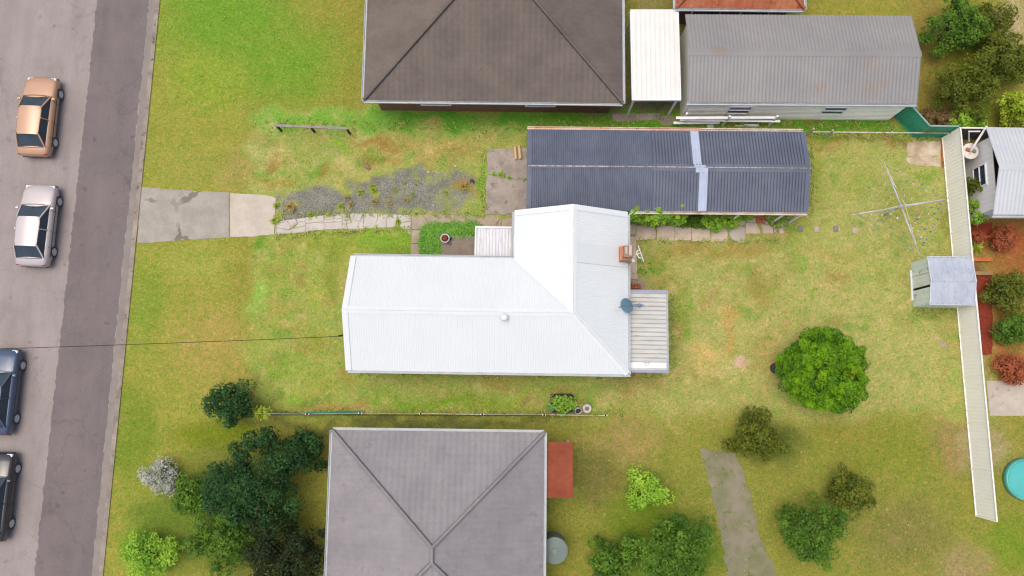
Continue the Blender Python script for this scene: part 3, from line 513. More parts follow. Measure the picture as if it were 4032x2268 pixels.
xs, zs = wave(HY - HW, P, A); sheet(rf, (HX, HY, EV), (0, -1, 0), (1, 0, 0), xs, zs, RS, lambda x: max(-.04, x - (HY - W)), lambda x: HW)
xs, zs = wave(HY, P, A); sheet(rf, (L, HY, EV), (0, -1, 0), (-1, 0, 0), xs, zs, RS, lambda x: -.04, lambda x: max(-.04, min(HW, HY - x)))
roof = rf.build('roof', WROOF, house, smooth=True)
T = .034; sl = Vector((0, -1, -RS)); nl = Vector((0, 1, -RS)); el = Vector((1, 0, -RS)); wl = Vector((-1, 0, -RS))
rc = MB(); J = Vector((HX + HW, HW, RH + T)); Wd = .2
strip(rc, (0, HW, RH + T), J, sl, Wd, 0); strip(rc, (0, HW, RH + T), J + Vector((-.0, 0, 0)), nl, Wd, 0); rc.tube([(0, HW, RH + T), J], .022, 8)
strip(rc, J, (HX + HW, HY, RH + T), el, Wd, 0); strip(rc, J, (HX + HW, HY, RH + T), wl, Wd, 0); rc.tube([J, (HX + HW, HY, RH + T)], .022, 8)
rc.build('ridge_cap', WTRIM, roof)
c0 = Vector((L + .0, 0, EV + T + .004)); d = (J - c0).normalized()
hp = MB()
for sd_ in (Vector((-1, 0, 0)), Vector((0, 1, 0))):      # lies on the south slope and on the east slope
    k = Vector((-1, -1, 0)).normalized() * .16 if sd_.x else Vector((1, 1, 0)).normalized() * .16
    rise = (k.y * RS) if sd_.x else (-k.x * RS)
    hp.add([c0, J, J + Vector((k.x, k.y, rise)), c0 + Vector((k.x, k.y, rise))], [(0, 1, 2, 3)] if sd_.x else [(3, 2, 1, 0)])
hp.tube([c0, J], .02, 8); hp.build('hip_cap', WTRIM, roof)
vl = MB(); v0 = Vector((HX, W, EV + T * .8)); J2 = Vector((HX + HW, HW, RH + T * .8))
for sg in (1, -1):
    k = Vector((1, 1, 0)).normalized() * .07 * sg; rise = abs(k.x) * RS
    vl.add([v0, J2, J2 + Vector((k.x, k.y, rise)), v0 + Vector((k.x, k.y, rise))], [(0, 1, 2, 3)] if sg < 0 else [(3, 2, 1, 0)])
vl.build('valley_flashing', WTRIM, roof)
for (pe, pr, sdv) in (((0, -.02, EV), (0, HW, RH), (1, 0, 0)), ((0, W + .02, EV), (0, HW, RH), (1, 0, 0)), ((HX - .02, HY, EV), (HX + HW, HY, RH), (0, -1, 0)), ((L + .02, HY, EV), (HX + HW, HY, RH), (0, -1, 0))):
    b = MB(); up = Vector((0, 0, T + .01)); strip(b, Vector(pe) + up - Vector(sdv) * .03, Vector(pr) + up - Vector(sdv) * .03, sdv, .28, 0)
    strip(b, Vector(pe) + up - Vector(sdv) * .03, Vector(pr) + up - Vector(sdv) * .03, (0, 0, -1), .2, 0, .004); b.build('barge_trim', WTRIM, roof)
tr = MB(); ya, yb = hl('F', 30, 500, 3.6).y, hl('F', 30, 182, 3.6).y
tr.add([(L + .03, ya, EV + .038), (L + .03, yb, EV + .038), (L - HW + .18, yb, RH + .038 - .18 * RS), (L - HW + .18, ya, RH + .038 - .18 * RS)], [(0, 1, 2, 3)]); tr.build('chimney_tray', plain('tray_steel', S(227, 234, 236), S(223, 230, 233), .5, .45, fine=.01), roof)
GZ = EV + .0
gutter('gutter', (.05, -.02, GZ), (L + .12, -.02, GZ), (0, -1, 0), GUTTER, house); gutter('gutter', (L + .02, .0, GZ), (L + .02, HY - .1, GZ), (1, 0, 0), GUTTER, house)
gutter('gutter', (.1, W + .02, GZ), (HX - .02, W + .02, GZ), (0, 1, 0), GUTTER, house); gutter('gutter', (HX - .02, W + .12, GZ), (HX - .02, HY - .05, GZ), (-1, 0, 0), GUTTER, house)
dp = MB(); q = hl('E', 165, 165, 2.7); dp.tube([(L + .1, HY - .12, EV - .06), (L + .3, HY + .06, EV - .2), (L + .3, HY + .06, 0)], .045, 8); dp.build('downpipe', GUTTER, house)
dp = MB(); dp.tube([(HX - .08, W + .1, EV - .08), (HX + IN - .06, W - IN + .5, EV - .4), (HX + IN - .06, W - IN + .5, 0)], .045, 8); dp.build('downpipe', GUTTER, house)
# brick chimney on the east eave
ch0 = hl('F', 245, 452, 3.05); cx0, cy0 = ch0.x, ch0.y; cb = MB(); bw, bd = .62, .70
cb.box(cx0 + bw / 2, cy0 + bd / 2, 1.85, bw, bd, 3.7); cb.box(cx0 + bw / 2 + .01, cy0 + bd / 2, 3.78, bw - .1, bd - .1, .24)
bm_, bn, bl, bp = nodes('chimney_brick'); tcx = bn.new('ShaderNodeTexCoord'); sp = bn.new('ShaderNodeSeparateXYZ'); bl.new(tcx.outputs['Object'], sp.inputs[0])
sm = bn.new('ShaderNodeMath'); sm.operation = 'ADD'; bl.new(sp.outputs[0], sm.inputs[0]); bl.new(sp.outputs[1], sm.inputs[1]); cmb = bn.new('ShaderNodeCombineXYZ'); bl.new(sm.outputs[0], cmb.inputs[0]); bl.new(sp.outputs[2], cmb.inputs[1])
bt = bn.new('ShaderNodeTexBrick'); bl.new(cmb.outputs[0], bt.inputs['Vector']); bt.inputs['Scale'].default_value = 1; bt.inputs['Brick Width'].default_value = .23; bt.inputs['Row Height'].default_value = .085; bt.inputs['Mortar Size'].default_value = .01
bt.inputs['Color1'].default_value = S(216, 146, 112); bt.inputs['Color2'].default_value = S(202, 126, 92); bt.inputs['Mortar'].default_value = S(196, 168, 146); bl.new(bt.outputs[0], bp.inputs['Base Color']); bp.inputs['Roughness'].default_value = .9
chim = cb.build('chimney', bm_, house)
ct = MB(); ct.box(cx0 + bw / 2 + .02, cy0 + bd / 2, 4.05, bw - .16, bd - .14, .3); ct.build('chimney_top', plain('weathered_brick', S(186, 150, 128), S(142, 120, 112), 9, .9, fine=.2, stretch=(1, 4, 4)), chim)
fl = MB(); fl.box(cx0 + bw / 2 + .1, cy0 + bd / 2 + .04, 4.23, .13, .5, .06); fl.box(cx0 + bw / 2 - .09, cy0 + bd / 2 + .04, 4.215, .1, .34, .03); fl.build('flue_cap', CONCP, chim)
# vent dome
vd = hl(5, 277, 552, 4.25); zr = EV + vd.y * RS
v = MB(); v.add([(vd.x - .2, vd.y - .24, zr - .24 * RS + .04), (vd.x + .2, vd.y - .24, zr - .24 * RS + .04), (vd.x + .2, HW - .19, RH - .19 * RS + .04), (vd.x - .2, HW - .19, RH - .19 * RS + .04)], [(0, 1, 2, 3)])
rv = MB(); rv.lathe([(.1, -.12), (.1, .16), (.165, .17), (.175, .21), (.15, .27), (.09, .32), (0.001, .335)], (vd.x, vd.y, zr), 20); rvo = rv.build('roof_vent', WTRIM, house, smooth=True); v.build('vent_flashing', WROOF, rvo)
# front porch roof: dirty corrugated sheets in a white frame
pa, pb_ = hl(2, 25, 1113, 2.5), hl(2, 22, 1418, 2.5); px0, py1, py0 = (pa.x + pb_.x) / 2, pa.y, W - .05; px1 = HX + .05
pr = MB(); xs, zs = wave(px1 - px0 - .08, .158, .045); sheet(pr, (px0 + .07, py1 - .06, 2.44), (1, 0, 0), (0, -1, 0), xs, zs, .06, lambda x: 0, lambda x: py1 - py0 - .1)
PORCHM = plain('dirty_porch_sheet', S(236, 236, 238), S(216, 217, 220), 2, .55, spots=(S(150, 149, 150), .05, 4.2), fine=.04, stretch=(5, .3, 1))
por = pr.build('porch_roof', PORCHM, house, smooth=True)
fr = MB(); fr.box((px0 + px1) / 2, py1 - .04, 2.47, px1 - px0, .08, .14); fr.box(px0 + .03, (py0 + py1) / 2, 2.47, .07, py1 - py0 - .16, .14); fr.build('frame', WTRIM, por)
for yy in (py1 - .06, py0 + .25): ps = MB(); ps.box(px0 + .06, yy, 1.31, .09, .09, 2.22); ps.build('post', WTIMB, por)
# back patio roof: deck sheeting between blue-grey flashings
qa, qb = hl(5, 1352, 310, 2.6), hl(5, 1697, 1028, 2.6); qx0, qx1, qy0, qy1 = L + .14, qb.x, qb.y, qa.y
pt = MB(); xs, zs = ribs(qy1 - qy0 - .2, .2135, .07, [(0, 0), (.74, 0), (.79, -1), (.96, -1), (.995, 0)]); sheet(pt, (qx1 - .1, qy0 + .1, 2.6), (0, 1, 0), (-1, 0, 0), xs, zs, .03, lambda x: 0, lambda x: qx1 - qx0 - .1)
pat = pt.build('patio_roof', CREAMR, house)
for yy in (qy1 - .06, qy0 + .06): fr = MB(); fr.box((qx0 + qx1) / 2, yy, 2.6, qx1 - qx0, .13, .1); fr.build('edge_flashing', BLUEG, pat)
gutter('gutter', (qx1 - .1, qy0 + .1, 2.6), (qx1 - .1, qy1 - .1, 2.6), (1, 0, 0), GUTTER, pat, .1, .09)
wq0, wq1 = hl(5, 1350, 984, 2.63).y, hl(5, 1350, 934, 2.63).y
ws = MB(); ws.box((qx0 + qx1) / 2 - .05, (wq0 + wq1) / 2, 2.652, qx1 - qx0 - .14, wq1 - wq0, .02); wso = ws.build('white_sheet', WTRIM, pat)
bx = hl(5, 1507, 950, 2.7); ws = MB(); ws.box(bx.x, bx.y, 2.70, .16, .13, .08, .2); ws.tube([(bx.x - .1, bx.y, 2.68), (bx.x - .1, bx.y + .1, 2.74), (bx.x + .1, bx.y + .1, 2.75), (bx.x + .1, bx.y, 2.74)], .02, 6); ws.build('vent_box', GALV, wso)
for yy in (qy0 + .12, qy1 - .12): ps = MB(); ps.box(qx1 - .15, yy, 1.26, .09, .09, 2.52); ps.build('post', WTIMB, pat)
for (x, y, nx, ny, wd) in ((3, IN, 0, -1, 1.5), (7, IN, 0, -1, 1.2), (11, IN, 0, -1, 1.5), (IN, 1.6, -1, 0, 1.4), (IN, 4.0, -1, 0, 1.4), (2.2, W - IN, 0, 1, 1.5), (L - IN, 7.0, 1, 0, 1.0), (L - IN, 1.2, 1, 0, 1.4), (HX + HW, HY - IN, 0, 1, 1.2)): window(house, x, y, 1.65, wd, 1.2, nx, ny)
db = MB(); db.box(L - IN + .02, 3.4, 1.2, .05, .86, 2.05); do = db.build('door', plain('door_paint', S(120, 140, 130), None, 2, .6), house); db = MB(); db.box(L - IN + .07, 3.72, 1.1, .05, .04, .1); db.build('handle', GALV, do)
db = MB(); db.box(HX + IN - .02, W + .55, 1.2, .05, .86, 2.05); do = db.build('door', plain('front_door_paint', S(150, 90, 70), None, 2, .6), house); db = MB(); db.box(HX + IN - .07, W + .85, 1.1, .05, .04, .1); db.build('handle', GALV, do)
pl_ = [hl('G', 562, 404, .32), hl('G', 1400, 404, .32), hl('G', 1400, 1020, .32), hl('G', 552, 1020, .32)]
lp = MB(); lp.prism(pl_ + [], -.05, .32); lp.build('porch_landing', CONCB, house)
# back step of bricks with its concrete surround
sb = [hl('F', 405, 758, .06), hl('F', 672, 757, .06), hl('F', 696, 805, .06), hl('F', 696, 960, .06), hl('F', 405, 960, .06)]; s_ = MB(); s_.prism(sb, -.04, .06, jag=.008); st_ = s_.build('step_surround', CONC, house)
brs = MB(); b0, b1 = hl('F', 412, 812, .3), hl('F', 634, 950, .3)
for i in range(4):
    for j in range(3):
        bx_, by_ = b0.x + (i + .5) * (b1.x - b0.x) / 4, b0.y + (j + .5) * (b1.y - b0.y) / 3; brs.box(bx_, by_, .16, (b1.x - b0.x) / 4 - .016, abs(b1.y - b0.y) / 3 - .016, .24, 0, 0, .006)
brs.build('brick_step', BRICKR, house)

# ------------------------------------------------------------------ the long garage
GO, GR = Vector((.745, 9.23, 0)), R(-.55); GL, GW, GE, GH = 14.2, 4.18, 2.6, 3.2; GS = (GH - GE) / (GW / 2); GX = 6.32
gar = thing('long_garage', 'long low garage with slate blue gabled iron roof behind the white house', 'garage', GO, GR)
def gl(k, x, y, h):
    q = at(k, x, y, h) - GO; return Vector((q.x * cos(-GR) - q.y * sin(-GR), q.x * sin(-GR) + q.y * cos(-GR), h))
mb = MB(); mb.add([(.12, .42, 0), (GL - .15, .42, 0), (GL - .15, GW - .1, 0), (.12, GW - .1, 0), (.12, .42, GE + .1), (GL - .15, .42, GE + .1), (GL - .15, GW - .1, GE), (.12, GW - .1, GE), (.12, GW / 2, GH - .06), (GL - .15, GW / 2, GH - .06)], [(0, 1, 5, 4), (1, 2, 6, 9, 5), (2, 3, 7, 6), (3, 0, 4, 8, 7)])
gwall = mb.build('wall', GWALL, gar)
TR = [(0, 0), (.24, 0), (.32, 1), (.92, 1), (.995, 0)]
g1 = MB(); xs, zs = wave(GX, .112, .05)
sheet(g1, (0, 0, GE), (1, 0, 0), (0, 1, 0), xs, zs, GS, lambda x: -.03, lambda x: GW / 2); sheet(g1, (0, GW, GE), (1, 0, 0), (0, -1, 0), xs, zs, GS, lambda x: -.03, lambda x: GW / 2)
gr1 = g1.build('roof', GROOF, gar, smooth=True)
g2 = MB(); xs, zs = ribs(GL - GX, .155, .06, TR)
sheet(g2, (GX, 0, GE), (1, 0, 0), (0, 1, 0), xs, zs, GS, lambda x: -.03, lambda x: GW / 2); sheet(g2, (GX, GW, GE), (1, 0, 0), (0, -1, 0), xs, zs, GS, lambda x: -.03, lambda x: GW / 2)
gr2 = g2.build('roof', GROOF, gar); gr2['label'] = 'eastern half of the roof in wider ribbed sheets'; gr1['label'] = 'western half of the roof in fine corrugated sheets'
for (k0, k1, yy, sy) in ((gl(2, 2130, 958, GE), gl(2, 2205, 958, GE), 0, 1), (gl(2, 2077, 215, GE), gl(2, 2150, 215, GE), GW, -1)):
    pt = MB(); m0 = round((k0.x - GX) / .155) * .155 + GX; xs, zs = ribs(k1.x - k0.x + .02, .155, .014, TR); sheet(pt, (m0, yy, GE + .035), (1, 0, 0), (0, sy, 0), xs, zs, GS, lambda x: .0, lambda x: GW / 2 - .02, 0, .012)
    pt.build('patch_strip', GPATCH, gr2)
pc = MB(); a, b = gl(2, 2122, 540, GH), gl(2, 2236, 540, GH); strip(pc, (a.x, GW / 2, GH + .085), (b.x, GW / 2, GH + .085), (0, -1, -GS), .26, 0); strip(pc, (a.x, GW / 2, GH + .085), (b.x - .1, GW / 2, GH + .085), (0, 1, -GS), .12, 0); pc.build('ridge_patch', GPATCH, gr2)
rc = MB()
for sy in (1, -1): strip(rc, (0, GW / 2, GH + .046), (GX, GW / 2, GH + .046), (0, sy, -GS), .09, 0)
rc.build('ridge_cap', GROOF, gr1); rc = MB(); rc.tube([(.02, GW / 2, GH + .06), (GX + .1, GW / 2, GH + .06)], .038, 8); rc.build('ridge_roll', PEEL, gr1, smooth=True)
rc = MB()
for sy in (1, -1): strip(rc, (GX - .02, GW / 2, GH + .058), (GL, GW / 2, GH + .058), (0, sy, -GS), .2, 0)
rc.build('ridge_cap', GROOF, gr2); rc = MB(); rc.tube([(GX + .12, GW / 2, GH + .068), (GL + .02, GW / 2, GH + .068)], .032, 8); rc.build('ridge_roll', PEEL, gr2, smooth=True)
for (x, sx) in ((0, 1), (GL, -1)):
    for sy in (1, -1):
        b = MB(); ye = 0 if sy > 0 else GW; wd = .23 if sx > 0 else .16; up = Vector((0, 0, .056)); strip(b, Vector((x - .02 * sx, ye, GE)) + up, Vector((x - .02 * sx, GW / 2, GH)) + up, (sx, 0, 0), wd, 0); strip(b, Vector((x - .02 * sx, ye, GE)) + up, Vector((x - .02 * sx, GW / 2, GH)) + up, (0, 0, -1), .18, 0, .004)
        b.build('barge_trim', GROOF, gar)
gutter('gutter', (0, GW + .02, GE), (GX + 2.6, GW + .02, GE), (0, 1, 0), RUST, gar, .16, .1, .02)['label'] = 'rusty orange gutter'
gutter('gutter', (GX + 2.6, GW + .02, GE), (GL - .05, GW + .02, GE), (0, 1, 0), PEELW, gar, .15, .1, .03)
gutter('gutter', (5.3, -.02, GE), (GL - .02, -.02, GE), (0, -1, 0), PEELW, gar, .13, .1, .03)['label'] = 'flaking white gutter'
dw = MB(); a, b = gl('E', 1660, 235, 0), gl('E', 2080, 235, 0); dw.box((a.x + b.x) / 2, .40, 1.15, b.x - a.x, .05, 2.3); dwo = dw.build('side_door', WTIMB, gwall); dw = MB(); dw.box(a.x + 1.0, .36, 1.9, .1, .06, .12); dw.build('vent', DARK, gwall)
for xx in (1585, 2200, 2440): q = gl('E', xx, 245, 0); ps = MB(); ps.box(q.x, .02, 1.26, .08, .08, 2.5); ps.build('post', WTIMB, gar)
gd = MB(); gd.box(.1, 1.5, 1.1, .06, 2.6, 2.2)
for z in np.arange(.2, 2.2, .25): gd.box(.06, 1.5, z, .03, 2.5, .04)
gd.build('roller_door', plain('roller_door_paint', S(150, 156, 160), None, 2, .5), gar)

# ------------------------------------------------------------------ garden shed
SO, SR = Vector((21.25, 4.52, 0)), R(-.9); SW_, SD, SE_, SH_ = 2.24, 2.42, 1.78, 2.02
shed = thing('garden_shed', 'small pale green steel garden shed with dull grey gabled roof against the cream fence', 'shed', SO, SR)
w_ = MB(); NB = 9
def ribwall(mb, p, q, h0, h1f, nrm, pitch=.27):
    p, q = Vector(p), Vector(q); Ln = (q - p).length; d = (q - p) / Ln; xs, zs = ribs(Ln, pitch, .018, [(0, 0), (.84, 0), (.88, 1), (.97, 1)]); vs = []
    for x, z in zip(xs, zs):
        c = p + d * x + Vector(nrm) * z
        vs += [(c.x, c.y, h0), (c.x, c.y, h1f(x))]
    mb.add(vs, [(2 * i, 2 * i + 2, 2 * i + 3, 2 * i + 1) for i in range(len(xs) - 1)])
gab = lambda x: SE_ + (SH_ - SE_) * (1 - abs(x - SD / 2) / (SD / 2)) - .03
ribwall(w_, (.03, 2.4, 0), (.03, 1.64, 0), 0, lambda x: gab(x), (-1, 0, 0)); ribwall(w_, (.03, .88, 0), (.03, .02, 0), 0, lambda x: gab(1.54 + x), (-1, 0, 0))
ribwall(w_, (.03, .02, 0), (SW_ - .05, .02, 0), 0, lambda x: SE_ - .02, (0, -1, 0)); ribwall(w_, (SW_ - .05, .02, 0), (SW_ - .05, 2.4, 0), 0, lambda x: gab(x), (1, 0, 0)); ribwall(w_, (SW_ - .05, 2.4, 0), (.03, 2.4, 0), 0, lambda x: SE_ - .02, (0, 1, 0))
w_.build('wall', SHEDW, shed)
dr_ = MB(); ribwall(dr_, (.06, 1.64, 0), (.06, 1.00, 0), .03, lambda x: SE_ + .02, (-1, 0, 0), .21); dro = dr_.build('door', plain('shed_door_steel', (.64, .68, .62, 1), (.57, .61, .56, 1), 1.4, .55, fine=.05), shed)
hd = MB(); hd.tube([(.02, 1.08, .95), (-.04, 1.07, .95), (-.04, 1.07, 1.15), (.02, 1.08, 1.15)], .014, 6); hd.build('handle', GALV, dro)
gp = MB(); gp.box(.12, .94, .9, .02, .2, 1.75); gp.build('gap_shade_panel', DARK, shed)  # near-black panel painted as the shade inside the door gap
rl = MB(); rl.box(-.0, 1.2, .02, .1, 1.6, .04); rl.build('door_rail', WTRIM, shed)
r_ = MB(); RSL = (SH_ - SE_) / (SD / 2 + .03); PR = [(0, 0), (.80, 0), (.84, 1), (.95, 1), (.99, 0)]; xs, zs = ribs(SW_ + .08, .325, .016, PR)
sheet(r_, (-.04, -.02, SE_), (1, 0, 0), (0, 1, 0), xs, zs, RSL, lambda x: 0, lambda x: SD / 2 + .02); sheet(r_, (-.04, SD + .02, SE_), (1, 0, 0), (0, -1, 0), xs, zs, RSL, lambda x: 0, lambda x: SD / 2 + .02)
sr = r_.build('roof', SHEDR, shed); rc = MB()
for sy in (1, -1): strip(rc, (-.05, SD / 2, SH_ + .028), (SW_ + .06, SD / 2, SH_ + .028), (0, sy, -RSL), .07, 0)
rc.build('ridge_cap', SHEDR, sr)
et = MB()
for yy, s_y in ((-.03, 1), (SD + .03, -1)): et.box(SW_ / 2, yy, SE_ + .005, SW_ + .1, .03, .05)
for x in (-.045, SW_ + .045):
    for yy in (0, SD): strip(et, (x, yy, SE_ + .03), (x, SD / 2, SH_ + .03), (1 if x < 0 else -1, 0, 0), .05, 0)
et.build('edge_trim', plain('light_zinc_trim', S(222, 228, 236), S(210, 217, 226), 1, .4), sr)
for i in range(7):
    for yy in (.02, .62, 1.12, SD - .62, SD - .02):
        if i % 2 == 0 or yy in (.02, SD - .02): d_ = min(yy, SD - yy) + .02; sc_ = MB(); sc_.lathe([(.016, 0), (.016, .012), (0.001, .016)], (.02 + i * .325, yy, SE_ + d_ * RSL + .014), 6); sc_.build('roof_screw', DARK, sr)

# ------------------------------------------------------------------ fences
def steel_fence(name, label, pts, h, mat, capm, panel=2.36, pitch=.19, cap=True, group=None, side=1):
    o = thing(name, label, 'fence', pts[0]); p0 = Vector(pts[0])
    for a, b in zip(pts[:-1], pts[1:]):
        a, b = Vector(a) - p0, Vector(b) - p0; Ln = (b - a).length; k = max(1, round(Ln / panel)); d = (b - a) / Ln; nr = Vector((-d.y, d.x, 0)) * side
        for i in range(k):
            s0, s1 = a + d * (Ln * i / k + .03), a + d * (Ln * (i + 1) / k - .03); m_ = MB(); ribwall(m_, s0, s1, .05, lambda x: h, nr, pitch); m_.build('panel', mat, o)
        for i in range(k + 1):
            c = a + d * (Ln * i / k); m_ = MB(); m_.box(c.x, c.y, h / 2, .06, .07, h + .02, math.atan2(d.y, d.x)); m_.build('post', mat, o)
        if cap: m_ = MB(); m_.beam(a + Vector((0, 0, h + .02)), b + Vector((0, 0, h + .02)), .075, .05); m_.build('top_rail', capm, o)
        m_ = MB(); m_.beam(a + Vector((0, 0, .06)), b + Vector((0, 0, .06)), .06, .05); m_.build('bottom_rail', mat, o)
    return o
steel_fence('steel_fence', 'tall cream steel fence along the back boundary behind the shed', [(23.455, 13.80, 0), (23.61, 3.19, 0), (23.76, -6.2, 0)], 1.8, CREAMF, CREAMC, side=1)
gc = at('B', 590, 512); ga = at('B', 190, 70); ge_ = Vector((23.40, gc.y - .02, 0)); ga2 = gc + (ga - gc) * 1.05
steel_fence('steel_fence', 'dark green steel fence in two legs at the corner by the dirty concrete pad', [tuple(ga2), tuple(gc), tuple(ge_)], 1.78, GREENF, plain('pale_green_cap', S(150, 190, 180), S(120, 170, 158), 2, .5), panel=1.9, pitch=.17, side=-1)
steel_fence('steel_fence', 'steel fence with grey brown shade in its colour running east behind the water tank', [(23.52, 13.78, 0), (30.5, 13.70, 0)], 1.8, plain('shade_toned_fence', S(140, 130, 122), S(120, 112, 106), 1, .6), CREAMC, side=-1)  # grey brown panels: the shade on this fence is put into their colour
# front post and rail
rfn = thing('rail_fence', 'low fence of one grey timber rail on three dark posts at the front lawn corner', 'fence', (-12.6, 14.23, 0))
pts = [Vector((-12.6, 14.23, 0)), Vector((-10.78, 14.16, 0)), Vector((-8.85, 14.07, 0))]
for q in pts: b = MB(); c = q - pts[0]; b.box(c.x, c.y, .42, .09, .09, .86); b.build('post', DKBROWN, rfn)
b = MB(); b.beam(Vector((-.12, 0, .9)), pts[2] - pts[0] + Vector((.08, 0, .9)), .13, .06); b.build('rail', GREYT, rfn)
# pipe fence north of the back lawn
pf = thing('pipe_fence', 'old pipe rail fence with slim posts between garage end and green fence', 'fence', at('O', 1130, 370)); p0 = at('O', 1130, 370)
for (x, y, hh) in ((690, 335, 1.15), (1130, 378, 1.25)): q = at('O', x, y) - p0; b = MB(); b.box(q.x, q.y, hh / 2, .09, .07, hh); b.build('post', plain('streaked_post_timber', S(222, 214, 202), S(196, 172, 144), 3, .8, stretch=(3, 3, .8)), pf)
q = at(3, 1495, 272) - p0; b = MB(); b.tube([(q.x, q.y, 0), (q.x, q.y, 1.05)], .03, 8); b.build('post', RPIPE, pf)
b = MB(); rA, rB = at(3, 820, 215, .95) - p0, at(3, 2140, 228, .95) - p0; b.tube([rA, rA.lerp(rB, .5), rB], .03, 8); b.build('rail', RPIPE, pf, smooth=True)
b = MB(); q0, q1 = at('O', 1690, 390, 0) - p0, at('O', 1820, 265, .95) - p0; b.tube([q0, q1], .02, 6); b.build('brace', RPIPE, pf)
# white timber rails by the neighbour's wall
wf = thing('timber_fence', 'weathered white timber fence of loose rails by the neighbouring cream wall', 'fence', at('A', 1050, 232)); p0 = at('A', 1050, 232)
for (x, y) in ((352, 186), (1050, 232), (1830, 232)): q = at('A', x, y) - p0; b = MB(); b.box(q.x, q.y, .75, .1, .1, 1.5, .1); b.build('post', WTIMB, wf)
for (k0, k1, z) in (((330, 138), (2025, 160), .78), ((265, 104), (1965, 98), 1.2)): a, b_ = at('A', *k0, z) - p0, at('A', *k1, z) - p0; b = MB(); b.beam(a, b_, .13, .05); b.build('rail', WTIMB, wf)
b = MB(); a, b_ = at('A', 225, 190, .35) - p0, at('A', 1000, 186, .30) - p0; b.beam(a, b_, .14, .05); b.build('rail', WTIMB, wf)
for k0, k1, wd, lb in (((1268, 236), (1480, 238), .05, 'short broken white board lying in the grass behind the garage'), ((1420, 226), (1665, 228), .12, 'wide white board with notches lying in the soil behind the garage')):
    a, b_ = at('A', *k0, .03), at('A', *k1, .03); b = MB(); c = (a + b_) / 2; b.beam(a - c, b_ - c, wd, .03); o = b.build('fallen_board', WTIMB, loc=(c.x, c.y, .02)); tag(o, lb, 'board')
q = at('A', 838, 238); b = MB(); b.lathe([(.17, 0), (.19, .05), (.12, .09), (.02, .1)], (0, 0, 0), 9, 0, .25); o = b.build('plastic_scrap', plain('pale_green_plastic', S(206, 222, 206), None, 5, .5), loc=(q.x, q.y, 0)); tag(o, 'crumpled pale green plastic scrap on the grass behind the garage', 'scrap')
# south boundary rail with shade cloth
sfn = thing('pipe_fence', 'low pipe rail fence with turquoise shade cloth along the bottom boundary', 'fence', at('I', 1230, 776)); p0 = at('I', 1230, 776); SHH = 1.0
SP = [(970, 1628), (1209.7, 1630.2), (1417.9, 1627), (1657, 1628.6), (1898.8, 1631.6), (2142.5, 1633.4), (2384, 1636)]
tops = [at('N', x, y, SHH) for x, y in SP]
for q in tops:
    c = q - p0; b = MB(); b.tube([(c.x, c.y, 0), (c.x, c.y, SHH + .05)], .035, 8); po = b.build('post', GALV, sfn); b = MB(); b.lathe([(.045, 0), (.045, .04), (.02, .06)], (c.x, c.y, SHH + .04), 8); b.build('cap', DARK, po); b = MB(); b.box(c.x, c.y, SHH, .2, .06, .04, 0); b.build('bracket', WTRIM, po)
for i in range(len(tops) - 1):
    a, b_ = tops[i] - p0, tops[i + 1] - p0; b = MB(); b.tube([a, b_], .017, 8); b.build('rail', [DULLP, RPIPE][i > 2 and i % 2], sfn)
b = MB(); ca_ = [at('I', 440, 742, 1.0), at('I', 900, 748, 1.0), at('I', 1260, 764, 1.0), at('I', 2320, 752, 1.0)]; cb_ = [at('I', 440, 772, .2), at('I', 900, 772, .3), at('I', 1300, 742, .6), at('I', 2330, 700, .55)]
vs = []; NN = 24
for i in range(NN + 1):
    t = i / NN * 3; k = min(2, int(t)); u = t - k; a, c = ca_[k].lerp(ca_[k + 1], u), cb_[k].lerp(cb_[k + 1], u)
    for j in range(4): q = a.lerp(c, j / 3) - p0; vs.append((q.x + .02 * sin(i * 2.1 + j), q.y + .03 * sin(i * 1.3 + j * 2), q.z + .03 * cos(i * 1.7 + j) * (j > 0)))
b.add(vs, [(i * 4 + j, i * 4 + j + 1, i * 4 + 5 + j, i * 4 + 4 + j) for i in range(NN) for j in range(3)]); b.build('shade_cloth', TURQ, sfn, smooth=True)
b = MB(); a, c = at('I', 420, 790, .25) - p0, at('N', 2384, 1636.5, .25) - p0; b.beam(a, c, .03, .14); b.build('plinth_board', DKBROWN, sfn)

# ------------------------------------------------------------------ rotary clothes hoist with pegs on its lines
hb = at('J', 488, 850); HZ = 1.9
hoist = thing('clothes_hoist', 'rotary clothes hoist with four galvanised arms and rusty struts in the back lawn', 'clothes hoist', hb)
b = MB(); b.tube([(0, 0, 0), (0, 0, 1.2)], .036, 12); b.tube([(0, 0, 1.1), (0, 0, 2.34)], .026, 12); b.tube([(.0, .03, 1.25), (.16, .1, 1.25), (.16, .1, 1.12)], .012, 6); b.build('pole', GALV, hoist, smooth=True)
b = MB(); b.lathe([(.06, -.06), (.07, 0), (.06, .08)], (0, 0, HZ), 12); b.lathe([(.05, -.05), (.055, 0), (.04, .06)], (0, 0, 2.3), 12); b.build('hub', GALV, hoist)
TIPS = [at('J', 50, 850, HZ) - hb, at('J', 487, 128, HZ) - hb, at('J', 1415, 622, HZ) - hb, at('J', 968, 1382, HZ) - hb]
for i, t in enumerate(TIPS):
    b = MB(); b.tube([(0, 0, HZ), t * .86 + Vector((0, 0, HZ * .14))], .042, 8); am = b.build('arm', GALV, hoist, smooth=True)
    b = MB(); b.tube([t * .8 + Vector((0, 0, HZ * .2)), t], .012, 6); b.build('arm_tip', GALV, am)
    b = MB(); b.tube([(0, 0, 2.3), t * .80 + Vector((0, 0, HZ * .2 + .01))], .014, 6); b.build('strut', RPIPE, hoist)
WIRE = plain('line_wire', S(200, 206, 198), None, 3, .5)
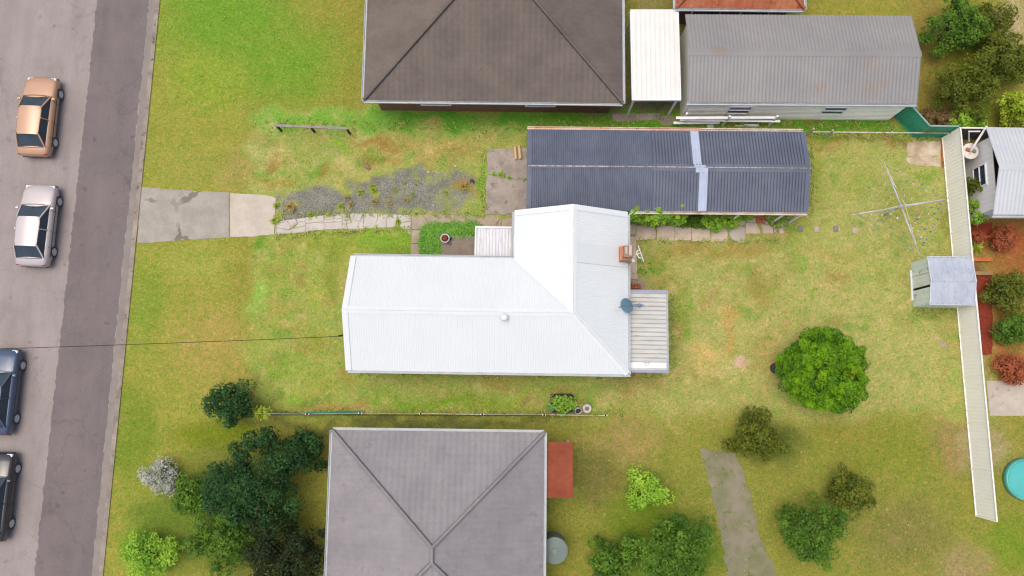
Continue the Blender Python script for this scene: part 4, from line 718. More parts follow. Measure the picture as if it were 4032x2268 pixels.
for i in range(4):
    for f in (.36, .52, .68, .82, .97):
        a, c = TIPS[i] * f, TIPS[(i + 1) % 4] * f; a.z = c.z = HZ; b = MB(); mid = (a + c) / 2; mid.z -= .03; b.tube([a, mid, c], .0045, 5, caps=False); b.build('line', WIRE, hoist)
PEGB = plain('blue_peg', S(70, 168, 200), None, 4, .5); PEGW = plain('white_peg', S(240, 240, 238), None, 4, .5); PEGG = plain('grey_peg', S(172, 164, 186), None, 4, .5)
def peg(mat):
    b = MB(); b.box(0, .014, -.02, .026, .016, .11); b.box(0, -.014, -.02, .026, .016, .11); b.tube([(0, -.03, .01), (0, .03, .01)], .012, 6); return b.build('peg', mat)
for mat, lb, grp, ps in ((PEGB, 'small blue plastic peg clipped on a line of the clothes hoist', 'blue pegs on the hoist lines', [(283, 470), (703, 403), (807, 378), (750, 520), (490, 938), (410, 1048), (932, 902), (1130, 740), (1228, 762), (1268, 697), (1185, 838), (1240, 917), (1063, 1048), (1138, 1083), (985, 1178), (1050, 1235), (785, 810), (640, 585)]),
      (PEGW, 'small white plastic peg clipped on a line of the clothes hoist', 'white pegs on the hoist lines', [(707, 258), (930, 380), (880, 422), (848, 655), (1050, 512), (313, 825), (468, 838), (398, 882), (578, 840), (305, 990), (398, 972), (682, 878), (905, 952), (945, 875), (1077, 830), (940, 1067), (1243, 1057), (860, 1025), (707, 812), (750, 610), (985, 1155)]),
      (PEGG, 'small greyish mauve peg clipped on a line of the clothes hoist', 'mauve pegs on the hoist lines', [(393, 612), (1022, 423), (1168, 497), (1200, 590), (595, 1000), (592, 1160), (813, 1290), (875, 1322), (1190, 983), (1177, 1018), (1070, 1180), (1035, 1265), (1300, 820), (522, 878)])):
    pk = None
    for x, y in ps:
        q = at('J', x, y, HZ - .02) - hb; best = None        # snap to the nearest line
        for i in range(4):
            for f in (.36, .52, .68, .82, .97):
                a, c = TIPS[i] * f, TIPS[(i + 1) % 4] * f; e = c - a; t = max(.08, min(.92, ((q.x - a.x) * e.x + (q.y - a.y) * e.y) / (e.x ** 2 + e.y ** 2))); pp = a + e * t
                dd = math.hypot(pp.x - q.x, pp.y - q.y)
                if best is None or dd < best[0]: best = (dd, pp, math.atan2(e.y, e.x), t)
        o = pk.copy() if pk else peg(mat)
        if pk: COL.objects.link(o)
        pk = pk or o; o.location = (hb.x + best[1].x, hb.y + best[1].y, HZ - .03 * (1 - abs(2 * best[3] - 1)) - .01); o.rotation_euler = (random.uniform(-.9, .9), 0, best[2]); o.scale = (1.5, 1.5, 1.2); tag(o, lb, 'peg', grp)

# ------------------------------------------------------------------ things on the roofs
q = at('F', 396, 1195, 3.5); mtp = at('F', 636, 1200, 2.62); DISHM = plain('blue_grey_dish', S(98, 132, 152), S(90, 124, 144), 1.2, .45, fine=.03)
dsh = thing('satellite_dish', 'blue grey satellite dish leaning over the back patio roof', 'satellite dish', mtp); c = q - mtp; nrm = Vector((-.72, -.32, .62)).normalized()
M = nrm.to_track_quat('Z', 'Y').to_matrix(); b = MB(); NR = 6; vs, fs = [], []
for i in range(NR + 1):
    r = .37 * i / NR
    for k in range(28): a = 2 * pi * k / 28; vs.append(c + M @ Vector((r * cos(a), r * .97 * sin(a), .45 * r * r)))
for i in range(NR): fs += [(i * 28 + k, i * 28 + (k + 1) % 28, i * 28 + 28 + (k + 1) % 28, i * 28 + 28 + k) for k in range(28)]
b.add(vs, fs); bb = [v - nrm * .012 for v in vs]; b.add(bb, [f[::-1] for f in fs]); b.add([c + M @ Vector((.37 * cos(2 * pi * k / 28) * s_, .36 * sin(2 * pi * k / 28) * s_, z)) for s_, z in ((1, .06), (1.02, .045)) for k in range(28)], [(k, (k + 1) % 28, 28 + (k + 1) % 28, 28 + k) for k in range(28)]); b.build('reflector', DISHM, dsh, smooth=True)
b = MB(); b.tube([(0, 0, .04), (-.06, 0, .12), c - nrm * .05 + Vector((.08, 0, -.05))], .055, 10); b.build('mount_arm', BLUEG, dsh, smooth=True); b = MB(); b.box(.02, 0, .02, .26, .16, .03); b.box(-.1, 0, .10, .05, .26, .05); b.build('mount_foot', BLUEG, dsh)
lnb = at('F', 205, 1268, 3.62) - mtp; b = MB(); b.tube([c + M @ Vector((-.1, -.36, .06)), lnb], .012, 6); b.tube([c + M @ Vector((.1, .3, .05)), c.lerp(lnb, .6) + Vector((0, .05, .04)), lnb], .008, 6); b.build('feed_arm', BLACKP, dsh); b = MB(); b.tube([lnb, lnb + (c - lnb).normalized() * .12], [.045, .035], 10); b.build('feed_horn', WTRIM, dsh)
ab = at('F', 405, 470, 2.95); atp = at('F', 566, 304, 5.5); ant = thing('tv_antenna', 'white television antenna on a tall mast beside the brick chimney', 'antenna', ab); e = atp - ab; e = Vector((e.x, e.y, e.z))
b = MB(); b.tube([(0, 0, 0), e], .024, 8); b.build('mast', RPIPE, ant, smooth=True); b = MB(); q = at('F', 500, 422, 4.2) - ab; b.lathe([(.06, 0), (.09, .02), (.09, .05), (.03, .07)], (q.x, q.y, q.z), 10); b.tube([e * .4, q], .012, 5); b.build('signal_box', plain('pale_green_box', S(206, 222, 214), None, 3, .5), ant)
a, c = at('F', 583, 158, 5.5) - ab, at('F', 680, 440, 5.5) - ab; b = MB(); b.beam(a, c, .045, .035); b.tube([e, (a + c) / 2], .02, 6); bo = b.build('boom', WPVC, ant)
dd = (c - a); pz = Vector((-dd.y, dd.x, 0)).normalized()
for i in range(15):
    p_ = a + dd * (i + .5) / 15; b = MB(); b.beam(p_ - Vector((0, 0, .13)) + pz * .0, p_ + Vector((0, 0, .13)), .012, .012); b.beam(p_ - pz * (.05 + .03 * (i % 2)), p_ + pz * .06, .011, .011); b.build('element', [DARK, BLUEG][i % 2], bo)
b = MB(); l1 = [at('F', x, y, 5.5) - ab for x, y in ((604, 236), (570, 250), (556, 285), (572, 330), (590, 365), (620, 382), (640, 378))]; b.tube(l1, .022, 7); b.build('dipole', WPVC, ant, smooth=True)
wa = at(4, 858, 711, 3.25); wb = at('D', -220, 884, 6.6); b = MB(); b.tube([wa.lerp(wb, t) - Vector((0, 0, .5 * 4 * t * (1 - t))) for t in np.linspace(0, 1, 25)], .014, 5)
for o_ in (0, .04): b.tube([wa + Vector((-.12 - o_ * 3, .02, 0)), wa + Vector((.06, .1 - o_, .05)), wa + Vector((.3, .02, 0))], .03, 6)
tag(b.build('overhead_cable', DARK), 'thin black overhead service cable running from the white house gable to the street', 'cable')

# ------------------------------------------------------------------ planting and small things in the yard
tc_ = at('K', 830, 760, 1.5); od = at('K', 1330, 560, 2.2) - tc_; od2 = at('K', 1215, 830, 2.2) - tc_
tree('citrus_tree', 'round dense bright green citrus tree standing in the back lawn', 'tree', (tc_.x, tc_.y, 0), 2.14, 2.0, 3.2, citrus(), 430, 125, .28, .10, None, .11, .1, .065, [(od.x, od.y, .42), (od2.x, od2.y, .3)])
q = at('K', 118, 722); cbn = thing('compost_bin', 'black plastic compost bin tucked under the left side of the citrus tree', 'compost bin', (q.x, q.y, 0))
b = MB(); b.lathe([(.27, 0), (.27, .05), (.25, .1), (.235, .4), (.2, .68)], (0, 0, 0), 20, 0, .02); b.build('bin_body', BLACKP, cbn, smooth=True); b = MB(); b.lathe([(.215, .66), (.225, .72), (.2, .75), (.16, .745), (.15, .775), (.001, .785)], (0, 0, 0), 20); b.build('lid', BLACKP, cbn)
def Zl(v, h): return (v.x, v.y, h)
q = at('G', 655, 455, .66); pt_ = thing('potted_plant', 'glazed white rimmed pot of russet foliage on the front porch landing', 'potted plant', Zl(q, .32))
b = MB(); b.lathe([(.15, 0), (.19, .1), (.22, .28), (.25, .34), (.245, .36), (.195, .355), (.19, .3)], (0, 0, 0), 26); b.build('pot', plain('pale_blue_glaze', S(214, 218, 232), S(202, 208, 226), 2, .3), pt_, smooth=True); b = MB(); b.lathe([(.19, .3), (.001, .32)], (0, 0, 0), 16); b.build('soil', SOIL, pt_)
b = MB(); p_ = sph(160); p_[:, 2] = abs(p_[:, 2]); leaves(b, p_ * np.array([.14, .14, .12]) + np.array([0, 0, .34]), p_, .075, .45); b.build('foliage', FLOWR, pt_)
q = at('G', 793, 472, .32); b = MB(); b.lathe([(.05, 0), (.065, .1), (.066, .11), (.05, .105), (.048, .06), (.001, .06)], (0, 0, 0), 14); tag(b.build('small_pot', DKBROWN, loc=Zl(q, .32)), 'tiny dark brown pot beside the white rimmed planter', 'pot')
q = at('G', 770, 595, .32); b = MB(); b.lathe([(.09, 0), (.1, .015), (.06, .035), (.02, .02)], (0, 0, 0), 11, 0, .2); tag(b.build('stone', plain('mottled_stone', S(150, 146, 132), S(84, 78, 70), 14, .9), loc=Zl(q, .32)), 'flat mottled stone lying on the porch landing south of the pot', 'stone')
hq = at('G', 400, 600); hd_ = thing('strappy_hedge', 'low border of bright green strap leaved plants wrapping the porch landing', 'hedge', Zl(hq, 0)); b = MB()
def inreg(x, y): return (150 + max(0, (330 - y)) * .55 < x < 540 and 215 < y < 900) or (230 < x < 1370 and 190 - (x - 300) * .02 < y < 385)
for y in range(180, 900, 34):
    for x in range(130, 1400, 34):
        xx, yy = x + random.uniform(-14, 14), y + random.uniform(-14, 14)
        if inreg(xx, yy): v = at('G', xx, yy) - hq; blades(b, (v.x, v.y, 0), 11, .5, .046, .85, tone=.55)
b.build('foliage', LEAFS, hd_)
SHR = [('E', 130, 258, .62, .5, 2.7, LEAFB, 'leafy green shrub squeezed between white roof corner and garage eave'), ('E', 420, 288, .74, .56, 2.7, LEAFB, 'tallest bright green shrub growing over the garage gutter'), ('E', 710, 278, .66, .5, 2.6, LEAFB, 'bright green shrub at the end of the leafy row by the bare garage wall'),
       ('E', 1330, 325, .58, .48, 1.1, LEAFB, 'fresh green leafy shrub by the back path with a few yellow leaves'), ('E', 1560, 300, .52, .45, 1.0, LEAFB, 'bright green rounded shrub beside the white garage side door'), ('E', 880, 310, .6, .3, .6, LEAFM, 'low creeping green plant in the bed under the garage wall'), ('E', 1130, 320, .5, .3, .5, LEAFM, 'low green plant below the bare twisted vine'), ('E', 1800, 248, .35, .12, .3, LEAFB, 'narrow strip of low green plants below the white side door')]
for k, x, y, rx_, ry_, h, mt, lb in SHR: q = at(k, x, y); tree('shrub', lb, 'shrub', Zl(q, 0), rx_, ry_, h, mt, max(24, int(150 * rx_ * ry_ * h + 40)), 70, .14, .08, None, .03, .1, .2)
q = at('E', 1180, 300); b = MB()
for pts in ([(-.35, -.12, .1), (-.1, .0, .5), (.02, .05, .8), (.03, .2, .95), (.12, .26, .95), (.2, .18, .8), (.2, .0, .6)], [(-.05, -.15, .1), (.05, 0, .4), (.08, .1, .7), (.1, .2, .8)], [(-.5, .1, .3), (-.2, .1, .45), (.1, .0, .3)]): b.tube(pts, [.022 - .002 * i for i in range(len(pts))], 6)
tag(b.build('bare_vine', plain('pale_twig', S(200, 176, 130), S(172, 148, 104), 5, .9), loc=Zl(q, 0), smooth=True), 'twisted bare pale vine stem curling above the bed by the garage', 'vine')
q = at('E', 2250, 296); fb = thing('flowering_shrub', 'spreading shrub dotted with pale pink flowers near the garage corner post', 'shrub', Zl(q, 0)); b = MB(); crown(b, (0, 0, .4), .56, .4, .42, 36, 60, .15, .08, -.5, .2); b.build('foliage', LEAFB, fb)
b = MB(); b.tube([(0, 0, -.02), (.02, .02, .3)], .03, 6); b.build('stem', BARK, fb); b = MB()
for x, y in [(2138, 262), (2165, 272), (2235, 252), (2280, 315), (2335, 360), (2195, 340), (2190, 318), (2225, 395), (2240, 385), (2290, 365), (2385, 402), (2350, 378), (2350, 405), (2320, 330), (2130, 325), (2105, 330), (2085, 300), (2420, 255), (2437, 215), (2440, 250), (2355, 280), (2260, 205), (2395, 310), (2310, 400), (2380, 355), (2215, 388)]:
    v = at('E', x, y, .5) - q; p_ = sph(14); p_[:, 2] = abs(p_[:, 2]); leaves(b, p_ * .045 + np.array([v.x, v.y, .72 + random.uniform(-.3, .1)]), p_, .075, .6)
b.build('flowers', FLOWP, fb)
q = at('E', 2343, 270, .6); b = MB(); b.tube([(.21 * cos(t), .2 * sin(t), .06 * sin(2 * t)) for t in np.linspace(0, 2 * pi, 25)], .013, 6); tag(b.build('wire_hoop', plain('pinkish_wire', S(206, 150, 130), None, 3, .5), loc=Zl(q, .62)), 'thin pinkish hoop resting in the flowering shrub', 'hoop')
q = at('E', 2465, 278, .2); b = MB(); p_ = sph(60); p_[:, 2] = abs(p_[:, 2]); leaves(b, p_ * np.array([.13, .1, .16]), p_, .07, .5); b.tube([(0, 0, -.2), (0, 0, .05)], .012, 5); b.tone += [[.5, .1, 0, 1]] * (len(b.v) - len(b.tone)); tag(b.build('orange_flower_plant', leafmat('orange_petal', S(226, 140, 40), S(240, 180, 70)), loc=Zl(q, .2)), 'small orange flowering plant at the base of the garage corner post', 'plant')
q = at('E', 1570, 358, .3); b = MB(); p_ = sph(16); p_[:, 2] = abs(p_[:, 2]) + .2; leaves(b, p_ * .06, p_, .11, .9); b.tube([(0, 0, -.3), (0, 0, 0)], .008, 5); b.tone += [[.3, .1, 0, 1]] * (len(b.v) - len(b.tone)); tag(b.build('white_flower', leafmat('white_petal', S(236, 236, 236), S(252, 252, 252)), loc=Zl(q, .3)), 'single large white flower in front of the rounded shrub', 'flower')
q0, q1 = at('E', 1990, 312, .1), at('E', 2125, 248, .1); b = MB(); cx_, cy_ = (q0.x + q1.x) / 2, (q0.y + q1.y) / 2; tw, td = q1.x - q0.x, q1.y - q0.y; tr_ = thing('planter_trough', 'orange terracotta trough standing by the white side door', 'planter', (cx_, cy_, 0))
for dx, dy, sx, sy in ((0, -td / 2, tw, .04), (0, td / 2, tw, .04), (-tw / 2, 0, .04, td - .04), (tw / 2, 0, .04, td - .04)): b.box(dx, dy, .15, sx, sy, .3)
b.build('trough', TERRA, tr_); b = MB(); b.box(0, 0, .13, tw - .05, td - .05, .25); b.build('soil', plain('red_dry_soil', S(196, 108, 72), S(176, 92, 58), 7, .95), tr_)
for (x0_, y0_, x1_, y1_, rr, lb) in ((405, 352, 415, 478, .075, 'shorter split pale log lying on the garage apron'), (443, 346, 458, 472, .085, 'longer round pale log beside its shorter neighbour on the apron')):
    a, c = at(2, x0_, y0_, .12), at(2, x1_, y1_, .12); mid = (a + c) / 2; b = MB(); b.tube([a - mid, (a - mid) * .3, (c - mid) * .4, c - mid], [rr * .9, rr, rr * 1.03, rr * .95], 12); tag(b.build('log', TIMB, loc=(mid.x, mid.y, .04 + rr), smooth=False), lb, 'log')
for x, y, mt, lb in ((702, 1138, 'd', 'dark grey stepping stone nearest the garage in the lawn'), (857, 1140, 'p', 'pinkish stepping stone between the two dark ones'), (1040, 1138, 'd', 'dark grey stepping stone between the two pinkish ones'), (1218, 1153, 'p', 'pinkish stepping stone nearest the clothes hoist')):
    q = at(3, x, y); b = MB(); b.box(0, 0, .0, .25, .33, .06, 0, 0, .008); tag(b.build('stepping_stone', plain('dark_paver', S(150, 140, 138), S(134, 124, 122), 5, .9) if mt == 'd' else plain('pink_paver', S(206, 184, 168), S(192, 168, 152), 5, .9), loc=Zl(q, .012), rz=random.uniform(-.06, .06)), lb, 'stepping stone', 'stepping stones across the back lawn')
for i, (x, y) in enumerate([(1180, 610), (1182, 700), (1180, 770), (1184, 850), (1188, 935), (1196, 1015), (1200, 1065), (1198, 1118)]):
    q = at('B', x, y); b = MB(); b.box(0, 0, .03, .1, .21, .07, random.uniform(-.15, .15), 0, .006); tag(b.build('brick', BRICKR, loc=Zl(q, 0)), 'red brick lying along the cream fence beside the dirty concrete pad', 'brick', 'bricks edging the fence')
# black edged planter bed
q0, q1 = at('H', 692, 850), at('H', 1436, 232); pb0 = Vector(((q0.x + q1.x) / 2, (q0.y + q1.y) / 2, 0)); bwx, bwy = q1.x - q0.x, q1.y - q0.y; bed = thing('raised_bed', 'square black edged planter bed full of pale green leaves by the bottom fence', 'planter', pb0)
b = MB(); r = .14; ring = []
for cx_, cy_, a0 in ((bwx / 2 - r, bwy / 2 - r, 0), (-bwx / 2 + r, bwy / 2 - r, pi / 2), (-bwx / 2 + r, -bwy / 2 + r, pi), (bwx / 2 - r, -bwy / 2 + r, 1.5 * pi)):
    for t in range(5): ring.append((cx_ + r * cos(a0 + t * pi / 8), cy_ + r * sin(a0 + t * pi / 8)))
n_ = len(ring); vs = [(x * s_, y * s_, z) for s_, z in ((1, 0), (1, .28), (.95, .28), (.95, .1)) for x, y in ring]; b.add(vs, [(i * n_ + k, i * n_ + (k + 1) % n_, (i + 1) * n_ + (k + 1) % n_, (i + 1) * n_ + k) for i in range(3) for k in range(n_)]); b.build('edging', BLACKP, bed)
b = MB(); b.add([(x * .94, y * .94, .17) for x, y in ring], [tuple(range(n_))]); b.build('soil', SOIL, bed)
b = MB()
for i in range(46):
    v = at('H', 1060 + random.gauss(0, 190), 600 + random.gauss(0, 150)) - pb0
    if abs(v.x) < bwx * .48 and abs(v.y) < bwy * .5: blades(b, (v.x, v.y, .17), 6, random.uniform(.25, .42), .11, .8, tone=.6)
b.build('foliage', leafmat('lettuce_leaf', S(96, 158, 40), S(176, 214, 84)), bed); b = MB(); v = at('H', 710, 700, .3) - pb0; 
for k in range(3): p_ = sph(46); leaves(b, p_ * np.array([.13, .13, .08]) + np.array([v.x, v.y, .3]), p_ * .3 + np.array([0, 0, 1]), .17, .6, None, .9)
b.build('round_leaf_plant', leafmat('blue_green_leaf', S(84, 140, 84), S(130, 182, 118)), bed)
b = MB(); t0, t1, t2 = at('H', 590, 250, .35) - pb0, at('H', 715, 345, .3) - pb0, at('H', 860, 190, .4) - pb0; b.tube([t0, t1, t2], .013, 6); b.build('dry_twig', TIMB, bed)
for (x, y, r, inn, lb, tl) in ((1552, 740, .19, 'd', 'broken white pot tipped on its side and filled with dark debris', .5), (1850, 715, .245, 'b', 'chunky white concrete ring with a brown filled hole beside the tipped pot', 0)):
    q = at('H', x, y); o = thing('concrete_pot', lb, 'pot', Zl(q, 0)); b = MB(); b.lathe([(r * .86, 0), (r, .08), (r * 1.02, .2), (r * .93, .27), (r * (.45 if inn == 'b' else .82), .26), (r * .4 if inn == 'b' else r * .78, .12)], (0, 0, 0), 11, 0, .05); pb = b.build('pot', plain('whitewashed_concrete', S(222, 216, 210), S(186, 180, 174), 6, .9, spots=(S(150, 140, 130), .04, 9)), o); pb.rotation_euler = (tl * .7, tl * .3, 0); pb.location.z = .05 * tl
    b = MB(); b.lathe([(r * .8 if inn == 'd' else r * .42, .2), (r * .4, .24), (.001, .22)], (0, 0, 0), 9, 0, .15); sb_ = b.build('soil', SOIL if inn == 'd' else plain('brown_fill', S(158, 130, 116), S(130, 106, 94), 8, .95), o); sb_.rotation_euler = pb.rotation_euler
for x, y, r, lb, c_ in ((1172, 545, .15, 'pale crumbly dirt clod in the front lawn above the gravel', S(176, 150, 120)), (2168, 682, .11, 'dark clump of soil at the end of the gravel patch', S(96, 84, 76)), (1755, 596, .05, 'small white stone at the edge of the gravel', S(236, 236, 234)), (2010, 540, .05, 'small white stone in the grass near the garage apron', S(226, 226, 222)), (1830, 600, .035, 'tiny white pebble right of the small white stone', S(226, 222, 214))):
    q = at(1, x, y); b = MB(); b.lathe([(r, 0), (r * 1.05, r * .25), (r * .7, r * .6), (.001, r * .7)], (0, 0, 0), 9, 0, .3); b.lathe([(r * .6, 0), (r * .5, r * .5), (.001, r * .6)], (r * .9, -r * .7, 0), 8, 0, .3); tag(b.build('dirt_clod' if r > .1 else 'stone', plain('clod%d' % int(x), c_, tuple(v * .5 for v in c_[:3]) + (1,) if r > .1 else None, 12, .95, fine=.25), loc=Zl(q, 0)), lb, 'dirt clod' if r > .1 else 'stone')
q = at(6, 120, 930); b = MB(); b.lathe([(.3, 0), (.24, .03), (.12, .05), (.001, .055)], (0, 0, 0), 14, 0, .3); tag(b.build('dirt_mound', plain('pale_dirt', S(222, 194, 162), S(196, 166, 130), 14, .95, fine=.2), loc=Zl(q, -.01)), 'low bare pinkish dirt mound in the lawn between patio and citrus tree', 'mound')
q = at(6, 1872, 785); b = MB(); b.lathe([(.2, 0), (.18, .03), (.09, .045), (.001, .05)], (0, 0, 0), 14, 0, .3); tag(b.build('dirt_mound', plain('grey_dirt', S(194, 178, 156), S(166, 148, 124), 14, .95, fine=.2), loc=Zl(q, -.01)), 'small grey bare dirt mound near the cream back fence', 'mound')
# longer tufts along walls, fences and path edges, and scattered through the lawn
gt = MB(); lines = [('D', 640, 310, 1320, 322, 8, 120), ('D', 2040, 340, 2360, 348, 5, 160), ('D', 2376, 360, 2440, 1040, 3, 170), ('D', 640, 1038, 1560, 1040, 4, 220), ('D', 1330, 316, 2250, 318, 7, 240), ('D', 692, 596, 1030, 574, 3, 90), ('D', 700, 540, 1210, 540, 4, 110), ('D', 1215, 380, 1217, 540, 4, 60), ('D', 1610, 608, 1960, 606, 3, 80), ('D', 890, 942, 1690, 946, 5, 140), ('D', 1690, 740, 1692, 930, 4, 70), ('D', 2290, 785, 2440, 780, 4, 60), ('D', 2040, 350, 2042, 540, 3, 60)]
def put(k, x, y, L_):
    q = at(k, x, y); blades(gt, (q.x, q.y, 0), 6, L_, .035, 1.25, tone=random.uniform(.2, .8))
for k, xa, ya, xb, yb, sp, nn in lines:
    for i in range(nn): t = random.random(); put(k, xa + (xb - xa) * t + random.gauss(0, sp), ya + (yb - ya) * t + random.gauss(0, sp), random.uniform(.07, .17))
for i in range(450):
    x, y = random.choice([(random.uniform(640, 1200), random.uniform(300, 480)), (random.uniform(640, 860), random.uniform(610, 1030)), (random.uniform(1690, 2400), random.uniform(620, 1030)), (random.uniform(2050, 2390), random.uniform(350, 640)), (random.uniform(420, 900), random.uniform(0, 280)), (random.uniform(1440, 2400), random.uniform(1060, 1440))]); put('D', x, y, random.uniform(.04, .09))
o = gt.build('grass_tufts', leafmat('lawn_tuft', S(142, 172, 66), S(212, 222, 120), S(222, 204, 140), .15)); struct(o, 'stuff'); o['label'] = 'longer grass tufts along fences, walls and path edges'; o['category'] = 'grass'
# weeds: small bright tufts in the lawn and gravel
def tuft(k, x, y, r, mt, lb, grp):
    q = at(k, x, y); b = MB(); blades(b, (0, 0, 0), int(18 + 90 * r), r, .02 + r * .06, 1.0, tone=.6); tag(b.build('weed', mt, loc=Zl(q, 0)), lb, 'weed', grp)
for x, y, r in ((1240, 770, .3), (1225, 740, .22), (1110, 790, .22), (1530, 710, .12), (1610, 820, .16), (1440, 765, .14), (1925, 798, .15), (630, 1010, .2), (925, 930, .26), (815, 1000, .16), (300, 1060, .34), (315, 920, .24), (1470, 1070, .22), (1640, 715, .14)): tuft(1, x, y, r, LEAFY, 'yellow green weed tuft in the worn gravel driveway', 'weeds in the gravel driveway')
for x, y, r in ((450, 935, .4), (1020, 905, .25), (1245, 885, .26), (1390, 895, .22), (985, 845, .22), (1550, 865, .2), (2090, 745, .36)): tuft(1, x, y, r, leafmat('straw_leaf', S(178, 146, 80), S(206, 182, 112)), 'dry straw coloured grass tuft in the worn gravel driveway', 'dry tufts in the gravel driveway')
for x, y, r in ((205, 618, .16), (270, 630, .28), (350, 652, .2), (495, 678, .16)): tuft(2, x, y, r, LEAFB, 'green weed sprouting from the joint of the garage apron', 'weeds in the apron joint')
for x, y, r in ((1130, 345, .1), (1003, 478, .09), (1165, 745, .12), (975, 885, .1), (1055, 810, .07), (715, 625, .14), (780, 470, .14), (850, 610, .16), (640, 570, .13), (620, 420, .18), (790, 555, .12), (590, 600, .12), (1300, 1390, .1)): tuft('F', x, y, r, LEAFB, 'bright broadleaf weed in the lawn by the back path', 'weeds by the back path')

# ------------------------------------------------------------------ neighbours to the east
tk0 = at('B', 1765, 800, 1.7); tnk = thing('water_tank', 'round galvanised water tank with rust stained white lid behind the cream fence', 'water tank', Zl(tk0, 0))
b = MB(); b.lathe([(.41, 0)] + [(.41 + .012 * (i % 2), .05 + i * .06) for i in range(27)] + [(.41, 1.68)], (0, 0, 0), 32); b.build('tank_body', plain('dull_galvanised', S(170, 180, 186), S(150, 160, 168), 2, .5, metal=.1), tnk, smooth=True)
b = MB(); b.lathe([(.43, 1.66), (.43, 1.70), (.4, 1.715), (.001, 1.74)], (0, 0, 0), 32); b.build('tank_lid', plain('rust_stained_lid', S(238, 234, 226), S(230, 224, 212), 2, .6, spots=(S(212, 126, 50), .07, 2.6), fine=.04), tnk)
for dx, dy, lb, mt in ((-.17, .05, 'square pinkish brick lying on the tank lid', BRICKR), (.14, -.03, 'greyer brown brick lying on the tank lid', CONCB)): b = MB(); b.box(0, 0, .045, .2, .17, .09, -.35, 0, .008); tag(b.build('brick', mt, loc=(tk0.x + dx, tk0.y + dy, 1.735)), lb, 'brick')
b = MB(); pp = [at('B', x, y, h) - Vector(Zl(tk0, 0)) for x, y, h in ((1762, 812, 1.78), (1772, 800, 1.9), (1925, 560, 2.25), (2100, 290, 2.5))]; b.tube(pp, .058, 10); b.build('inlet_pipe', WPVC, tnk, smooth=True); b = MB(); b.lathe([(.05, 0), (.05, .06), (.03, .07)], (pp[0].x, pp[0].y - .06, 1.74), 10); b.build('pipe_cap', WPVC, tnk)
op = thing('overflow_pipe', 'white bent plastic pipe standing north of the water tank', 'pipe', Zl(at('B', 1735, 600, 1.2), 0)); z0 = Vector(Zl(at('B', 1735, 600, 1.2), 0)); b = MB(); b.tube([at('B', 1735, 600, 1.3) - z0, at('B', 1735, 400, 1.9) - z0, at('B', 1960, 402, 1.95) - z0], .05, 8); b.tube([Vector((0, 0, 0)), at('B', 1735, 600, 1.3) - z0], .05, 8); b.build('pipe', WPVC, op)
eo = at('N', 3799, 700); ey0, ey1 = at('D', 2480, 540, 2.7).y, at('D', 2480, 322, 2.7).y; eh = thing('neighbour_house', 'pale boarded neighbouring house with blue white roof behind the cream fence', 'house', (eo.x, ey0, 0)); el_ = ey1 - ey0
b = MB(); b.add([(0, .4, 0), (9, .4, 0), (9, el_ - .4, 0), (0, el_ - .4, 0), (0, .4, 2.62), (9, .4, 2.62), (9, el_ - .4, 2.62), (0, el_ - .4, 2.62)], [(0, 1, 5, 4), (1, 2, 6, 5), (2, 3, 7, 6), (3, 0, 4, 7)]); 
for y in np.arange(.55, el_ - .4, .28): b.box(-.008, y, 1.3, .016, .03, 2.6)
b.build('wall', plain('pale_vertical_boards', (.78, .76, .72, 1), (.72, .70, .66, 1), 1, .7), eh)
def gabroof(parent, x0, x1, y0, y1, e, h, mat, p=.2, amp=.03, name='roof', axis='x'):
    b = MB()
    if axis == 'x':
        xs, zs = wave(x1 - x0, p, amp); hw = (y1 - y0) / 2; s_ = (h - e) / hw; sheet(b, (x0, y0, e), (1, 0, 0), (0, 1, 0), xs, zs, s_, lambda x: 0, lambda x: hw); sheet(b, (x0, y1, e), (1, 0, 0), (0, -1, 0), xs, zs, s_, lambda x: 0, lambda x: hw)
        r = b.build(name, mat, parent, smooth=True); c = MB(); strip(c, (x0, y0 + hw, h + amp + .01), (x1, y0 + hw, h + amp + .01), (0, 1, -s_), .18, 0); strip(c, (x0, y0 + hw, h + amp + .01), (x1, y0 + hw, h + amp + .01), (0, -1, -s_), .18, 0); c.build('ridge_cap', mat, r)
    return r
er = gabroof(eh, -.32, 9.4, 0, el_, 2.7, 3.5, PALEB); window(eh, 0, at('B', 1900, 1330, 1.3).y - ey0, 1.4, 1.1, 1.1, -1, 0)
gutter('gutter', (-.3, -.02, 2.7), (9.4, -.02, 2.7), (0, -1, 0), GUTTER, eh)
# raised garden beyond the fence
for (x0_, y0_, x1_, y1_, mt, lb) in ((672, 607, 900, 607, ORANGT, 'orange stained sleeper edging the red mulch bed'), (690, 832, 900, 832, ORANGT, 'orange stained sleeper opposite the top of the garden shed'), (715, 972, 900, 972, plain('khaki_sleeper', S(168, 144, 100), None, 3, .85), 'dull khaki timber sleeper behind the garden shed')):
    a, c = at('C', x0_, y0_, .25), at('C', x1_, y1_, .25); b = MB(); b.beam(Vector((0, 0, 0)), c - a, .2, .28); tag(b.build('garden_sleeper', mt, loc=(a.x, a.y, .12)), lb, 'sleeper')
for poly, mt, lb in (([(668, 462), (900, 462), (900, 590), (675, 590)], MULCH, 'red mulch bed beyond the cream fence north of the first sleeper'), ([(716, 992), (900, 992), (900, 1800), (760, 1800)], MULCH, 'long red mulch bed beyond the cream fence behind the shed')):
    pl = [at('C', *q, .06) for q in poly]; b = MB(); b.prism(pl, -.05, .06, jag=.05); o = b.build('mulch_bed', mt); struct(o, 'stuff'); o['label'] = lb; o['category'] = 'mulch'
